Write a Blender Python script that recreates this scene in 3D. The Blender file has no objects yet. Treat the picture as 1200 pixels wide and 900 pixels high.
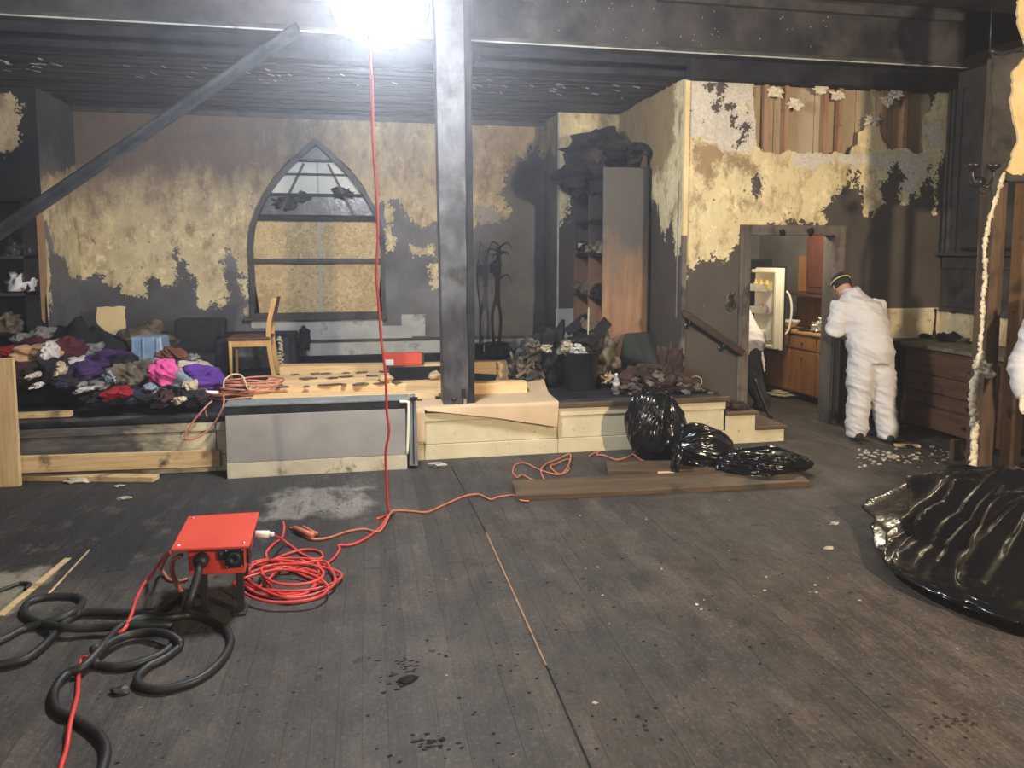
import bpy, math, random
import numpy as np
from mathutils import Vector, Matrix, noise as mn
random.seed(7)
R = math.radians
PI = math.pi
scene = bpy.context.scene
col = scene.collection

# ------------------------------------------------------------------ camera
CAMH, YAW, PITCH, FPX, PPX, PPY = 1.75, R(11), R(5), 870.0, 600.0, 376.0
cd = bpy.data.cameras.new('camera')
cam = bpy.data.objects.new('camera', cd); col.objects.link(cam)
cam.location = (0, 0, CAMH)
cam.rotation_euler = (PI/2 - PITCH, 0, -YAW)
cd.sensor_fit = 'HORIZONTAL'; cd.sensor_width = 36
cd.lens = FPX/1200*36
cd.shift_y = -(450-PPY)/1200
cd.clip_start = 0.05; cd.clip_end = 60
scene.camera = cam

# ------------------------------------------------------------------ world, lamps, exposure
w = bpy.data.worlds.new('dark_room_air'); scene.world = w; w.use_nodes = True
wn = w.node_tree
wn.nodes['Background'].inputs['Color'].default_value = (0.75, 0.85, 1.0, 1)
wn.nodes['Background'].inputs['Strength'].default_value = 0.0
vs = wn.nodes.new('ShaderNodeVolumeScatter')                    # fine smoke and dust hanging in the air
vs.inputs['Density'].default_value = 0.012
vs.inputs['Anisotropy'].default_value = 0.75
vs.inputs['Color'].default_value = (0.86, 0.9, 1.0, 1)
wn.links.new(vs.outputs[0], wn.nodes['World Output'].inputs['Volume'])

def lamp(name, loc, power, color, size=0.12, kind='POINT', rot=(0, 0, 0)):
    ld = bpy.data.lights.new(name, kind); ld.energy = power; ld.color = color
    if kind == 'AREA': ld.size = size
    else: ld.shadow_soft_size = size
    o = bpy.data.objects.new(name, ld); col.objects.link(o); o.location = loc; o.rotation_euler = rot
    return o
LAMP_POS = Vector((0.105, 4.9, 3.30))
lamp('work_lamp_near_camera', (3.9, -0.3, 2.5), 1180, (1.0, 0.80, 0.57), 0.13)   # second work lamp on its tripod, right of the camera
lamp('hall_fill_far_left', (-2.6, -2.0, 3.2), 190, (1.0, 0.92, 0.84), 0.3)      # unseen fill light added to brighten the whole hall
lamp('kitchen_lamp', (4.6, 7.55, 2.25), 85, (1.0, 0.84, 0.60), 0.10)           # work lamp in the kitchen
HANG_POWER = 150.0
scene.view_settings.view_transform = 'Standard'
scene.view_settings.look = 'None'
scene.view_settings.exposure = 0.42
scene.view_settings.gamma = 1.0
scene.view_settings.use_curve_mapping = False
scene.cycles.use_denoising = True

# ------------------------------------------------------------------ geometry from the photograph
_f = np.array([math.sin(YAW)*math.cos(PITCH), math.cos(YAW)*math.cos(PITCH), -math.sin(PITCH)])
_r = np.array([math.cos(YAW), -math.sin(YAW), 0.0]); _u = np.cross(_r, _f)
def U(px, py, X=None, Y=None, Z=None):
    """real point behind a pixel, on the plane X=, Y= or Z="""
    d = _f + (px-PPX)/FPX*_r - (py-PPY)/FPX*_u
    t = X/d[0] if X is not None else Y/d[1] if Y is not None else (Z-CAMH)/d[2]
    p = np.array([0, 0, CAMH]) + d*t
    return Vector((float(p[0]), float(p[1]), float(p[2])))

# ------------------------------------------------------------------ materials
MAT = {}
def nd(nt, t, ins=None, **props):
    n = nt.nodes.new(t)
    for k, v in props.items(): setattr(n, k, v)
    for k, v in (ins or {}).items():
        if isinstance(v, bpy.types.NodeSocket): nt.links.new(v, n.inputs[k])
        elif v is not None: n.inputs[k].default_value = v
    return n
def mth(nt, op, a, b=0.0, clamp=False):
    return nd(nt, 'ShaderNodeMath', {0: a, 1: b}, operation=op, use_clamp=clamp).outputs[0]
def mix(nt, f, a, b, blend='MIX'):
    n = nt.nodes.new('ShaderNodeMix'); n.data_type = 'RGBA'; n.blend_type = blend
    for k, v in ((0, f), (6, a), (7, b)):
        if isinstance(v, bpy.types.NodeSocket): nt.links.new(v, n.inputs[k])
        else: n.inputs[k].default_value = v if k == 0 else (*v[:3], 1)
    return n.outputs[2]
def nz(nt, vec, scale, detail=4, rough=0.55, dist=0.0):
    return nd(nt, 'ShaderNodeTexNoise', {'Vector': vec, 'Scale': scale, 'Detail': detail, 'Roughness': rough, 'Distortion': dist}).outputs['Fac']
def rng(nt, v, a, b, c=0.0, d=1.0, smooth=False):
    n = nd(nt, 'ShaderNodeMapRange', {'Value': v, 'From Min': a, 'From Max': b, 'To Min': c, 'To Max': d}, clamp=True)
    if smooth: n.interpolation_type = 'SMOOTHSTEP'
    return n.outputs[0]
def scl(nt, vec, s):
    return nd(nt, 'ShaderNodeMapping', {'Vector': vec, 'Scale': s}).outputs[0]
def base(name):
    m = bpy.data.materials.new(name); m.use_nodes = True; MAT[name] = m
    nt = m.node_tree; b = nt.nodes['Principled BSDF']
    return m, nt, b
def bumpit(nt, b, h, strength=0.3, dist=0.01):
    n = nd(nt, 'ShaderNodeBump', {'Height': h, 'Strength': strength, 'Distance': dist})
    nt.links.new(n.outputs[0], b.inputs['Normal'])
def M(name, c1, c2=None, scale=6.0, rough=0.7, metal=0.0, spec=0.3, soot=0.0, sootc=(0.012, 0.011, 0.011), ss=3.0,
      bump=0.15, bscale=25.0, stretch=None, co='Object', emit=None, es=1.0, lo=0.35, hi=0.65, var=0.0, trans=0.0, alpha=None):
    m, nt, b = base(name)
    if co == 'Pos': vec = nt.nodes.new('ShaderNodeNewGeometry').outputs['Position']
    else: vec = nt.nodes.new('ShaderNodeTexCoord').outputs['Object']
    v2 = scl(nt, vec, stretch) if stretch else vec
    c = mix(nt, rng(nt, nz(nt, v2, scale, 5, 0.6), lo, hi), c1, c2 or c1)
    if var:
        oi = nt.nodes.new('ShaderNodeObjectInfo').outputs['Random']
        c = mix(nt, 1.0, c, nd(nt, 'ShaderNodeCombineColor', {0: rng(nt, oi, 0, 1, 1-var, 1+var), 1: rng(nt, oi, 0, 1, 1-var, 1+var), 2: rng(nt, oi, 0, 1, 1-var, 1+var)}).outputs[0], 'MULTIPLY')
    if soot > 0:
        s = rng(nt, nz(nt, vec, ss, 6, 0.65), 0.62-soot*0.5, 0.78-soot*0.5)
        c = mix(nt, s, c, sootc)
    nt.links.new(c, b.inputs['Base Color'])
    b.inputs['Roughness'].default_value = rough; b.inputs['Metallic'].default_value = metal
    b.inputs['Specular IOR Level'].default_value = spec
    if trans: b.inputs['Transmission Weight'].default_value = trans
    if alpha is not None: b.inputs['Alpha'].default_value = alpha
    if bump: bumpit(nt, b, nz(nt, v2, bscale, 4, 0.6), bump, 0.01)
    if emit:
        b.inputs['Emission Color'].default_value = (*emit, 1); b.inputs['Emission Strength'].default_value = es
    return m

M('black_char', (0.006, 0.006, 0.007), (0.026, 0.025, 0.027), 5, 0.75, spec=0.15, bump=0.5, bscale=18)
M('grey_char', (0.012, 0.013, 0.016), (0.095, 0.096, 0.102), 2.6, 0.5, spec=0.45, bump=0.4, bscale=14, soot=0.3, stretch=(1.5, 1.5, .7))
M('beam_face', (0.024, 0.021, 0.022), (0.078, 0.068, 0.068), 2.2, 0.7, spec=0.3, bump=0.5, bscale=12, soot=0.25, ss=1.2, co='Pos')
M('ceiling_char', (0.006, 0.005, 0.005), (0.030, 0.025, 0.025), 4, 0.6, spec=0.35, bump=0.4, bscale=20, stretch=(0.25, 2, 2), co='Pos', var=0.5)
M('dark_trim', (0.026, 0.024, 0.024), (0.068, 0.062, 0.058), 5, 0.55, spec=0.4, bump=0.25, soot=0.15)
M('brown_trim', (0.085, 0.07, 0.055), (0.15, 0.125, 0.10), 5, 0.6, spec=0.3, bump=0.3, soot=0.18, stretch=(1, 1, .3))
M('grey_board', (0.34, 0.355, 0.34), (0.50, 0.51, 0.48), 4, 0.6, soot=0.12, ss=4, sootc=(0.05, 0.05, 0.05), bump=0.1, co='Pos')
M('cream_board', (0.58, 0.50, 0.31), (0.70, 0.62, 0.42), 5, 0.65, soot=0.10, ss=9, sootc=(0.10, 0.06, 0.04), bump=0.1, co='Pos')
M('fresh_pine', (0.66, 0.43, 0.20), (0.80, 0.56, 0.30), 7, 0.6, stretch=(0.35, 6, 6), bump=0.1, co='Object')
M('pine_worn', (0.42, 0.29, 0.14), (0.62, 0.45, 0.24), 7, 0.65, stretch=(0.35, 5, 5), soot=0.10, ss=5, sootc=(0.06, 0.04, 0.03))
M('pine_upright', (0.42, 0.29, 0.14), (0.60, 0.43, 0.22), 7, 0.65, stretch=(5, 5, 0.35), soot=0.08, ss=5, sootc=(0.06, 0.04, 0.03))
M('kraft_paper', (0.48, 0.34, 0.20), (0.56, 0.41, 0.25), 3, 0.7, bump=0.2, bscale=8)
M('dark_plank', (0.070, 0.047, 0.030), (0.125, 0.085, 0.05), 5, 0.5, stretch=(0.3, 4, 4), soot=0.15, ss=2)
M('red_paint', (0.50, 0.045, 0.028), (0.57, 0.065, 0.036), 3, 0.45, spec=0.4, bump=0.03)
M('red_card', (0.60, 0.07, 0.035), (0.68, 0.10, 0.05), 3, 0.6, bump=0.03)
M('red_cord', (0.50, 0.042, 0.040), (0.62, 0.07, 0.055), 3, 0.4, spec=0.4, bump=0)
M('orange_cord', (0.42, 0.13, 0.07), (0.50, 0.18, 0.10), 3, 0.45, bump=0)
M('pink_cord', (0.42, 0.16, 0.10), (0.62, 0.26, 0.17), 3, 0.5, bump=0)
M('pale_cord', (0.5, 0.38, 0.25), (0.62, 0.5, 0.35), 3, 0.5, bump=0)
M('rubber', (0.009, 0.010, 0.010), (0.020, 0.022, 0.022), 8, 0.5, spec=0.4, bump=0.1)
M('black_plastic', (0.010, 0.010, 0.011), None, 3, 0.35, spec=0.5, bump=0)
M('bin_black', (0.012, 0.014, 0.018), (0.018, 0.02, 0.026), 3, 0.4, spec=0.4, bump=0.05)
M('white_plastic', (0.75, 0.75, 0.72), None, 3, 0.4, bump=0)
M('steel', (0.35, 0.35, 0.36), (0.5, 0.5, 0.5), 6, 0.35, metal=0.9, bump=0.05)
M('dark_steel', (0.028, 0.03, 0.034), (0.075, 0.08, 0.088), 6, 0.4, metal=0.6, spec=0.5, bump=0.1)
M('bag_plastic', (0.004, 0.004, 0.005), (0.006, 0.006, 0.007), 4, 0.20, spec=0.45, bump=0.5, bscale=6)
M('coverall', (0.54, 0.53, 0.53), (0.60, 0.59, 0.59), 5, 0.8, bump=0.35, bscale=9)
M('skin', (0.42, 0.24, 0.16), (0.48, 0.28, 0.19), 8, 0.55, bump=0.05)
M('glove_tan', (0.66, 0.55, 0.40), (0.74, 0.63, 0.47), 8, 0.6, bump=0.1)
M('black_cloth', (0.012, 0.012, 0.014), (0.03, 0.03, 0.034), 8, 0.85, bump=0.2)
M('yellow_strap', (0.68, 0.55, 0.22), None, 8, 0.6, bump=0)
M('chair_wood', (0.50, 0.29, 0.10), (0.62, 0.38, 0.15), 5, 0.45, stretch=(3, 3, 0.5), spec=0.4)
M('chair_seat', (0.09, 0.04, 0.03), (0.13, 0.06, 0.045), 8, 0.6)
M('cabinet_wood', (0.30, 0.13, 0.04), (0.40, 0.19, 0.065), 5, 0.45, stretch=(3, 3, 0.4), spec=0.4)
M('cabinet_dark', (0.055, 0.017, 0.011), (0.09, 0.03, 0.02), 5, 0.4, stretch=(2, 2, 0.4), spec=0.45)
M('drawer_wood', (0.085, 0.042, 0.024), (0.15, 0.078, 0.044), 5, 0.5, stretch=(1, 0.5, 4), spec=0.35, soot=0.12, ss=3)
M('stud_wood', (0.26, 0.145, 0.07), (0.37, 0.22, 0.12), 5, 0.65, stretch=(3, 3, 0.3), soot=0.06, ss=6, co='Pos')
M('stud_dark', (0.055, 0.034, 0.021), (0.125, 0.078, 0.046), 5, 0.65, stretch=(3, 3, 0.3), soot=0.2, ss=3)
M('lath_board', (0.36, 0.28, 0.18), (0.46, 0.37, 0.24), 3, 0.75, stretch=(1, 1, 0.4), soot=0.03, ss=4, co='Pos', bump=0.1)
M('plaster_crust', (0.60, 0.53, 0.38), (0.72, 0.65, 0.50), 10, 0.85, bump=0.5)
M('torn_paper', (0.66, 0.50, 0.24), (0.80, 0.66, 0.38), 4, 0.8, bump=0.3)
M('counter_top', (0.16, 0.13, 0.09), (0.26, 0.215, 0.15), 8, 0.6, soot=0.22, ss=6, bump=0.3)
M('counter_black', (0.008, 0.008, 0.009), (0.02, 0.02, 0.02), 8, 0.5)
M('fridge_white', (0.80, 0.76, 0.62), (0.84, 0.80, 0.68), 4, 0.4, bump=0)
M('china', (0.82, 0.80, 0.74), None, 4, 0.25, spec=0.5, bump=0)
M('foil', (0.6, 0.6, 0.6), (0.75, 0.75, 0.75), 9, 0.25, metal=0.9, bump=0.6)
M('bottle_amber', (0.55, 0.38, 0.05), None, 3, 0.3, bump=0)
M('bottle_violet', (0.25, 0.12, 0.30), None, 3, 0.3, bump=0)
M('clear_plastic', (0.75, 0.82, 0.86), None, 3, 0.08, spec=0.5, bump=0.3, bscale=60, trans=0.75)
M('rail_brown', (0.030, 0.017, 0.012), (0.055, 0.033, 0.024), 5, 0.5, stretch=(1, 1, 3))
M('debris_red', (0.022, 0.015, 0.012), (0.095, 0.050, 0.038), 18, 0.85, soot=0.3, ss=9, bump=0.7)
M('debris_brown', (0.07, 0.055, 0.04), (0.22, 0.17, 0.11), 12, 0.85, soot=0.3, ss=8, bump=0.7)
M('green_black', (0.022, 0.028, 0.024), (0.04, 0.046, 0.038), 4, 0.5, bump=0.1)
M('glass_dirty', (0.05, 0.055, 0.06), (0.20, 0.21, 0.22), 9, 0.25, spec=0.5, lo=0.5, hi=0.72, bump=0.3)
M('glass_frosted', (0.55, 0.58, 0.54), (0.66, 0.69, 0.64), 2, 0.5, spec=0.4, bump=0.05)
M('bar_pale', (0.42, 0.42, 0.38), None, 3, 0.5, bump=0)
M('freezer_grey', (0.235, 0.228, 0.215), (0.345, 0.335, 0.315), 2.0, 0.42, spec=0.45, bump=0.03, soot=0.10, ss=1.6, sootc=(0.12, 0.11, 0.11))
M('freezer_foot', (0.42, 0.38, 0.27), (0.56, 0.51, 0.38), 5, 0.6, soot=0.1, ss=7, sootc=(0.07, 0.05, 0.04))
M('freezer_frame', (0.13, 0.14, 0.14), (0.22, 0.235, 0.235), 6, 0.45, soot=0.12)
M('chips', (0.30, 0.27, 0.21), (0.46, 0.42, 0.34), 12, 0.9, bump=0.3)
M('kitchen_wall', (0.16, 0.155, 0.15), (0.27, 0.265, 0.25), 2, 0.45, spec=0.5, bump=0.1)
M('blue_plastic', (0.12, 0.19, 0.30), (0.22, 0.31, 0.44), 4, 0.3, spec=0.5, bump=0.1)
M('card_tan', (0.70, 0.53, 0.26), (0.78, 0.62, 0.34), 4, 0.8, bump=0.1)
M('post_lower', (0.10, 0.085, 0.07), (0.17, 0.145, 0.115), 5, 0.7, soot=.2)
M('bark', (0.05, 0.04, 0.035), (0.16, 0.13, 0.11), 12, 0.9, bump=0.6)

def mat_wall(name, cream, cream2, paint, paint2, brown, white, sootc, sc=1.0):
    """painted plaster wall: attribute 'bare' says where the paint has come off, 'soot' how smoked it is"""
    m, nt, b = base(name)
    pos = nt.nodes.new('ShaderNodeNewGeometry').outputs['Position']
    at = lambda a: nd(nt, 'ShaderNodeAttribute', attribute_name=a).outputs['Fac']
    big = nz(nt, pos, 3.0*sc, 5, 0.6); mid = nz(nt, pos, 8*sc, 5, 0.65); fine = nz(nt, pos, 32*sc, 4, 0.6)
    edge = mth(nt, 'ADD', mth(nt, 'MULTIPLY', mth(nt, 'SUBTRACT', mid, 0.5), 0.32), mth(nt, 'MULTIPLY', mth(nt, 'SUBTRACT', fine, 0.5), 0.13))
    bare = rng(nt, mth(nt, 'ADD', at('bare'), edge), -0.003, 0.006)
    wht = rng(nt, mth(nt, 'ADD', at('white'), mth(nt, 'MULTIPLY', edge, 0.7)), -0.004, 0.010)
    brn = rng(nt, mth(nt, 'ADD', at('brown'), mth(nt, 'MULTIPLY', edge, 1.0)), -0.03, 0.05)
    cc = mix(nt, rng(nt, big, 0.35, 0.68), cream, cream2)
    st = rng(nt, nz(nt, scl(nt, pos, (1, 1, 0.6)), 5.5*sc, 9, 0.74, 0.15), 0.50, 0.63)
    pale = rng(nt, nz(nt, pos, 6.5*sc, 8, 0.72, 0.1), 0.55, 0.62)
    cc = mix(nt, mth(nt, 'MULTIPLY', pale, 0.7), cc, tuple(min(1, x*1.22) for x in cream))
    cc = mix(nt, mth(nt, 'MULTIPLY', st, 0.75), cc, brown)
    cc = mix(nt, mth(nt, 'MULTIPLY', brn, 0.85), cc, brown)
    cc = mix(nt, wht, cc, mix(nt, rng(nt, fine, 0.35, 0.6), white, tuple(x*0.80 for x in white)))
    sfine = mth(nt, 'ADD', at('soot'), mth(nt, 'MULTIPLY', mth(nt, 'SUBTRACT', nz(nt, scl(nt, pos, (1.6, 1.6, 0.6)), 3.2, 9, 0.78), 0.5), 1.7))
    cc = mix(nt, rng(nt, sfine, 0.05, 1.05, 0, 0.93), cc, sootc)
    sp = rng(nt, nz(nt, pos, 14, 3, 0.5), 0.70, 0.73)
    cc = mix(nt, mth(nt, 'MULTIPLY', sp, 0.8), cc, tuple(x*1.5 for x in paint))
    pc = mix(nt, rng(nt, nz(nt, pos, 1.6, 5, 0.6), 0.35, 0.66), paint, paint2)
    pc = mix(nt, rng(nt, nz(nt, pos, 18, 4, 0.6), 0.70, 0.76), pc, tuple(min(1, x*2.6) for x in paint2))
    pc = mix(nt, rng(nt, at('dark'), 0, 1), pc, (0.012, 0.012, 0.013))
    nt.links.new(mix(nt, bare, pc, cc), b.inputs['Base Color'])
    nt.links.new(rng(nt, bare, 0, 1, 0.55, 0.9), b.inputs['Roughness'])
    b.inputs['Specular IOR Level'].default_value = 0.3
    h = mth(nt, 'ADD', mth(nt, 'MULTIPLY', bare, -0.55), mth(nt, 'ADD', mth(nt, 'MULTIPLY', fine, 0.35), mth(nt, 'MULTIPLY', wht, 0.3)))
    bumpit(nt, b, h, 0.7, 0.012)
    return m
mat_wall('wall_plaster', (0.72, 0.62, 0.37), (0.50, 0.41, 0.25), (0.075, 0.074, 0.080), (0.19, 0.19, 0.195), (0.26, 0.17, 0.105), (0.42, 0.39, 0.34), (0.125, 0.095, 0.088))
mat_wall('wall_plaster_right', (0.74, 0.64, 0.38), (0.62, 0.50, 0.28), (0.060, 0.050, 0.040), (0.080, 0.067, 0.054), (0.26, 0.17, 0.08), (0.68, 0.62, 0.52), (0.06, 0.05, 0.04))

def mat_floor(name):
    m, nt, b = base(name)
    pos = nt.nodes.new('ShaderNodeNewGeometry').outputs['Position']
    oi = nt.nodes.new('ShaderNodeObjectInfo').outputs['Random']
    grain = nz(nt, scl(nt, pos, (9, 0.8, 1)), 5, 6, 0.65)
    c = mix(nt, rng(nt, grain, 0.3, 0.7), (0.030, 0.024, 0.019), (0.080, 0.063, 0.049))
    c = mix(nt, rng(nt, nz(nt, pos, 1.1, 7, 0.68, 0.4), 0.40, 0.66), c, (0.040, 0.038, 0.037))
    c = mix(nt, rng(nt, nz(nt, pos, 0.9, 5, 0.6), 0.52, 0.72, 0, 0.7), c, (0.098, 0.082, 0.067))
    dust = rng(nt, nz(nt, scl(nt, pos, (3, 1, 1)), 7, 6, 0.7), 0.54, 0.75, 0, 0.6)
    c = mix(nt, dust, c, (0.100, 0.086, 0.073))
    # black burnt area in front of the left of the platform, and dusty patches inside it
    sx = nd(nt, 'ShaderNodeSeparateXYZ', {0: pos})
    wob = mth(nt, 'MULTIPLY', mth(nt, 'SUBTRACT', nz(nt, pos, 4.5, 5, 0.6), 0.5), 0.55)
    X, Y = mth(nt, 'ADD', sx.outputs[0], wob), mth(nt, 'ADD', sx.outputs[1], wob)
    def bx(x0, x1, y0, y1, e=0.05):
        a = mth(nt, 'MULTIPLY', rng(nt, X, x0-e, x0+e), rng(nt, X, x1-e, x1+e, 1, 0))
        return mth(nt, 'MULTIPLY', a, mth(nt, 'MULTIPLY', rng(nt, Y, y0-e, y0+e), rng(nt, Y, y1-e, y1+e, 1, 0)))
    c = mix(nt, mth(nt, 'MULTIPLY', bx(-6, -0.15, 4.3, 7.2, 0.3), 0.9), c, (0.012, 0.012, 0.013))
    c = mix(nt, mth(nt, 'MULTIPLY', bx(-6, 3.0, 5.3, 6.4, 0.35), 0.55), c, (0.038, 0.038, 0.040))
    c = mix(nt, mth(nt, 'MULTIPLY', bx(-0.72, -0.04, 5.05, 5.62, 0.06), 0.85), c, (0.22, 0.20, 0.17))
    c = mix(nt, mth(nt, 'MULTIPLY', bx(-3.2, -1.75, 3.85, 4.45, 0.05), 0.9), c, (0.26, 0.225, 0.165))
    bl = nz(nt, scl(nt, pos, (1.6, 1, 1)), 3.4, 9, 0.76, 0.2)
    c = mix(nt, rng(nt, bl, 0.50, 0.60, 0, 0.75), c, (0.026, 0.024, 0.022))
    c = mix(nt, rng(nt, bl, 0.36, 0.46, 0.55, 0), c, (0.105, 0.087, 0.071))
    pit = rng(nt, nz(nt, pos, 10, 4, 0.55), 0.675, 0.70)
    c = mix(nt, pit, c, (0.012, 0.011, 0.010))
    c = mix(nt, rng(nt, nz(nt, pos, 22, 3, 0.5), 0.745, 0.76), c, (0.33, 0.30, 0.25))
    gr = nz(nt, scl(nt, pos, (1.5, 1, 1)), 42, 5, 0.75)
    c = mix(nt, rng(nt, gr, 0.52, 0.64, 0, 0.55), c, (0.020, 0.018, 0.016))
    c = mix(nt, rng(nt, gr, 0.34, 0.44, 0.55, 0), c, (0.17, 0.143, 0.118))
    lin = nz(nt, scl(nt, pos, (22, 0.5, 1)), 3.2, 4, 0.6)
    c = mix(nt, rng(nt, lin, 0.60, 0.66, 0, 0.5), c, (0.022, 0.019, 0.017))
    v = rng(nt, oi, 0, 1, 0.84, 1.16)
    c = mix(nt, 1.0, c, nd(nt, 'ShaderNodeCombineColor', {0: v, 1: v, 2: v}).outputs[0], 'MULTIPLY')
    nt.links.new(c, b.inputs['Base Color'])
    nt.links.new(rng(nt, grain, 0.2, 0.8, 0.50, 0.78), b.inputs['Roughness'])
    b.inputs['Specular IOR Level'].default_value = 0.35
    bumpit(nt, b, mth(nt, 'ADD', grain, mth(nt, 'ADD', mth(nt, 'MULTIPLY', pit, -1.0), nz(nt, pos, 9, 6, 0.7))), 0.5, 0.006)
mat_floor('floor_wood')

def mat_osb():
    m, nt, b = base('osb')
    pos = nt.nodes.new('ShaderNodeNewGeometry').outputs['Position']
    v = nd(nt, 'ShaderNodeTexVoronoi', {'Vector': nd(nt, 'ShaderNodeMapping', {'Vector': nd(nt, 'ShaderNodeVectorMath', {0: pos, 1: nd(nt, 'ShaderNodeTexNoise', {'Vector': pos, 'Scale': 9.0}).outputs['Color']}, operation='ADD').outputs[0], 'Rotation': (0, 0.6, 0), 'Scale': (5, 5, 13)}).outputs[0], 'Scale': 1.0})
    g = nd(nt, 'ShaderNodeSeparateColor', {0: v.outputs['Color']}).outputs[0]
    c = mix(nt, g, (0.40, 0.285, 0.13), (0.66, 0.51, 0.28))
    c = mix(nt, rng(nt, nz(nt, pos, 16, 4, 0.6), 0.60, 0.72, 0, 0.7), c, (0.24, 0.16, 0.07))
    nt.links.new(c, b.inputs['Base Color']); b.inputs['Roughness'].default_value = 0.75
    bumpit(nt, b, g, 0.3, 0.004)
mat_osb()

def mat_fascia(name, c1, c2, x0, x1):
    """painted platform facing, charred towards its left end"""
    m, nt, b = base(name)
    pos = nt.nodes.new('ShaderNodeNewGeometry').outputs['Position']
    c = mix(nt, rng(nt, nz(nt, pos, 4, 5, 0.6), 0.35, 0.7), c1, c2)
    c = mix(nt, rng(nt, nz(nt, pos, 17, 5, 0.6), 0.66, 0.70), c, (0.10, 0.06, 0.04))
    X = mth(nt, 'ADD', nd(nt, 'ShaderNodeSeparateXYZ', {0: pos}).outputs[0], mth(nt, 'MULTIPLY', mth(nt, 'SUBTRACT', nz(nt, scl(nt, pos, (1, 1, 2.5)), 4, 6, 0.7), 0.5), 1.5))
    ch = rng(nt, X, x0, x1, 1, 0)
    c = mix(nt, ch, c, mix(nt, rng(nt, nz(nt, scl(nt, pos, (1, 1, 5)), 5, 6, 0.7), 0.45, 0.75), (0.055, 0.050, 0.048), (0.17, 0.15, 0.13)))
    nt.links.new(c, b.inputs['Base Color']); b.inputs['Roughness'].default_value = 0.65
    bumpit(nt, b, nz(nt, pos, 20, 4, 0.6), 0.2, 0.006)
mat_fascia('fascia_paint', (0.56, 0.49, 0.31), (0.68, 0.61, 0.41), -1.9, -1.3)

def mat_bookcase(name):
    """brown veneer scorched black over its upper half"""
    m, nt, b = base(name)
    pos = nt.nodes.new('ShaderNodeNewGeometry').outputs['Position']
    c = mix(nt, rng(nt, nz(nt, scl(nt, pos, (5, 5, 0.6)), 4, 5, 0.6), 0.3, 0.7), (0.20, 0.095, 0.045), (0.33, 0.18, 0.09))
    Z = mth(nt, 'ADD', nd(nt, 'ShaderNodeSeparateXYZ', {0: pos}).outputs[2], mth(nt, 'MULTIPLY', mth(nt, 'SUBTRACT', nz(nt, scl(nt, pos, (2, 2, 1)), 2.5, 6, 0.65), 0.5), 1.2))
    c = mix(nt, rng(nt, Z, 1.25, 2.05), c, (0.040, 0.037, 0.036))
    c = mix(nt, mth(nt, 'MULTIPLY', rng(nt, Z, 1.5, 2.0), rng(nt, nz(nt, scl(nt, pos, (14, 14, 1.2)), 2.5, 3, 0.5), 0.70, 0.74)), c, (0.40, 0.37, 0.30))
    nt.links.new(c, b.inputs['Base Color']); b.inputs['Roughness'].default_value = 0.5
mat_bookcase('bookcase_wood')

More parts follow.
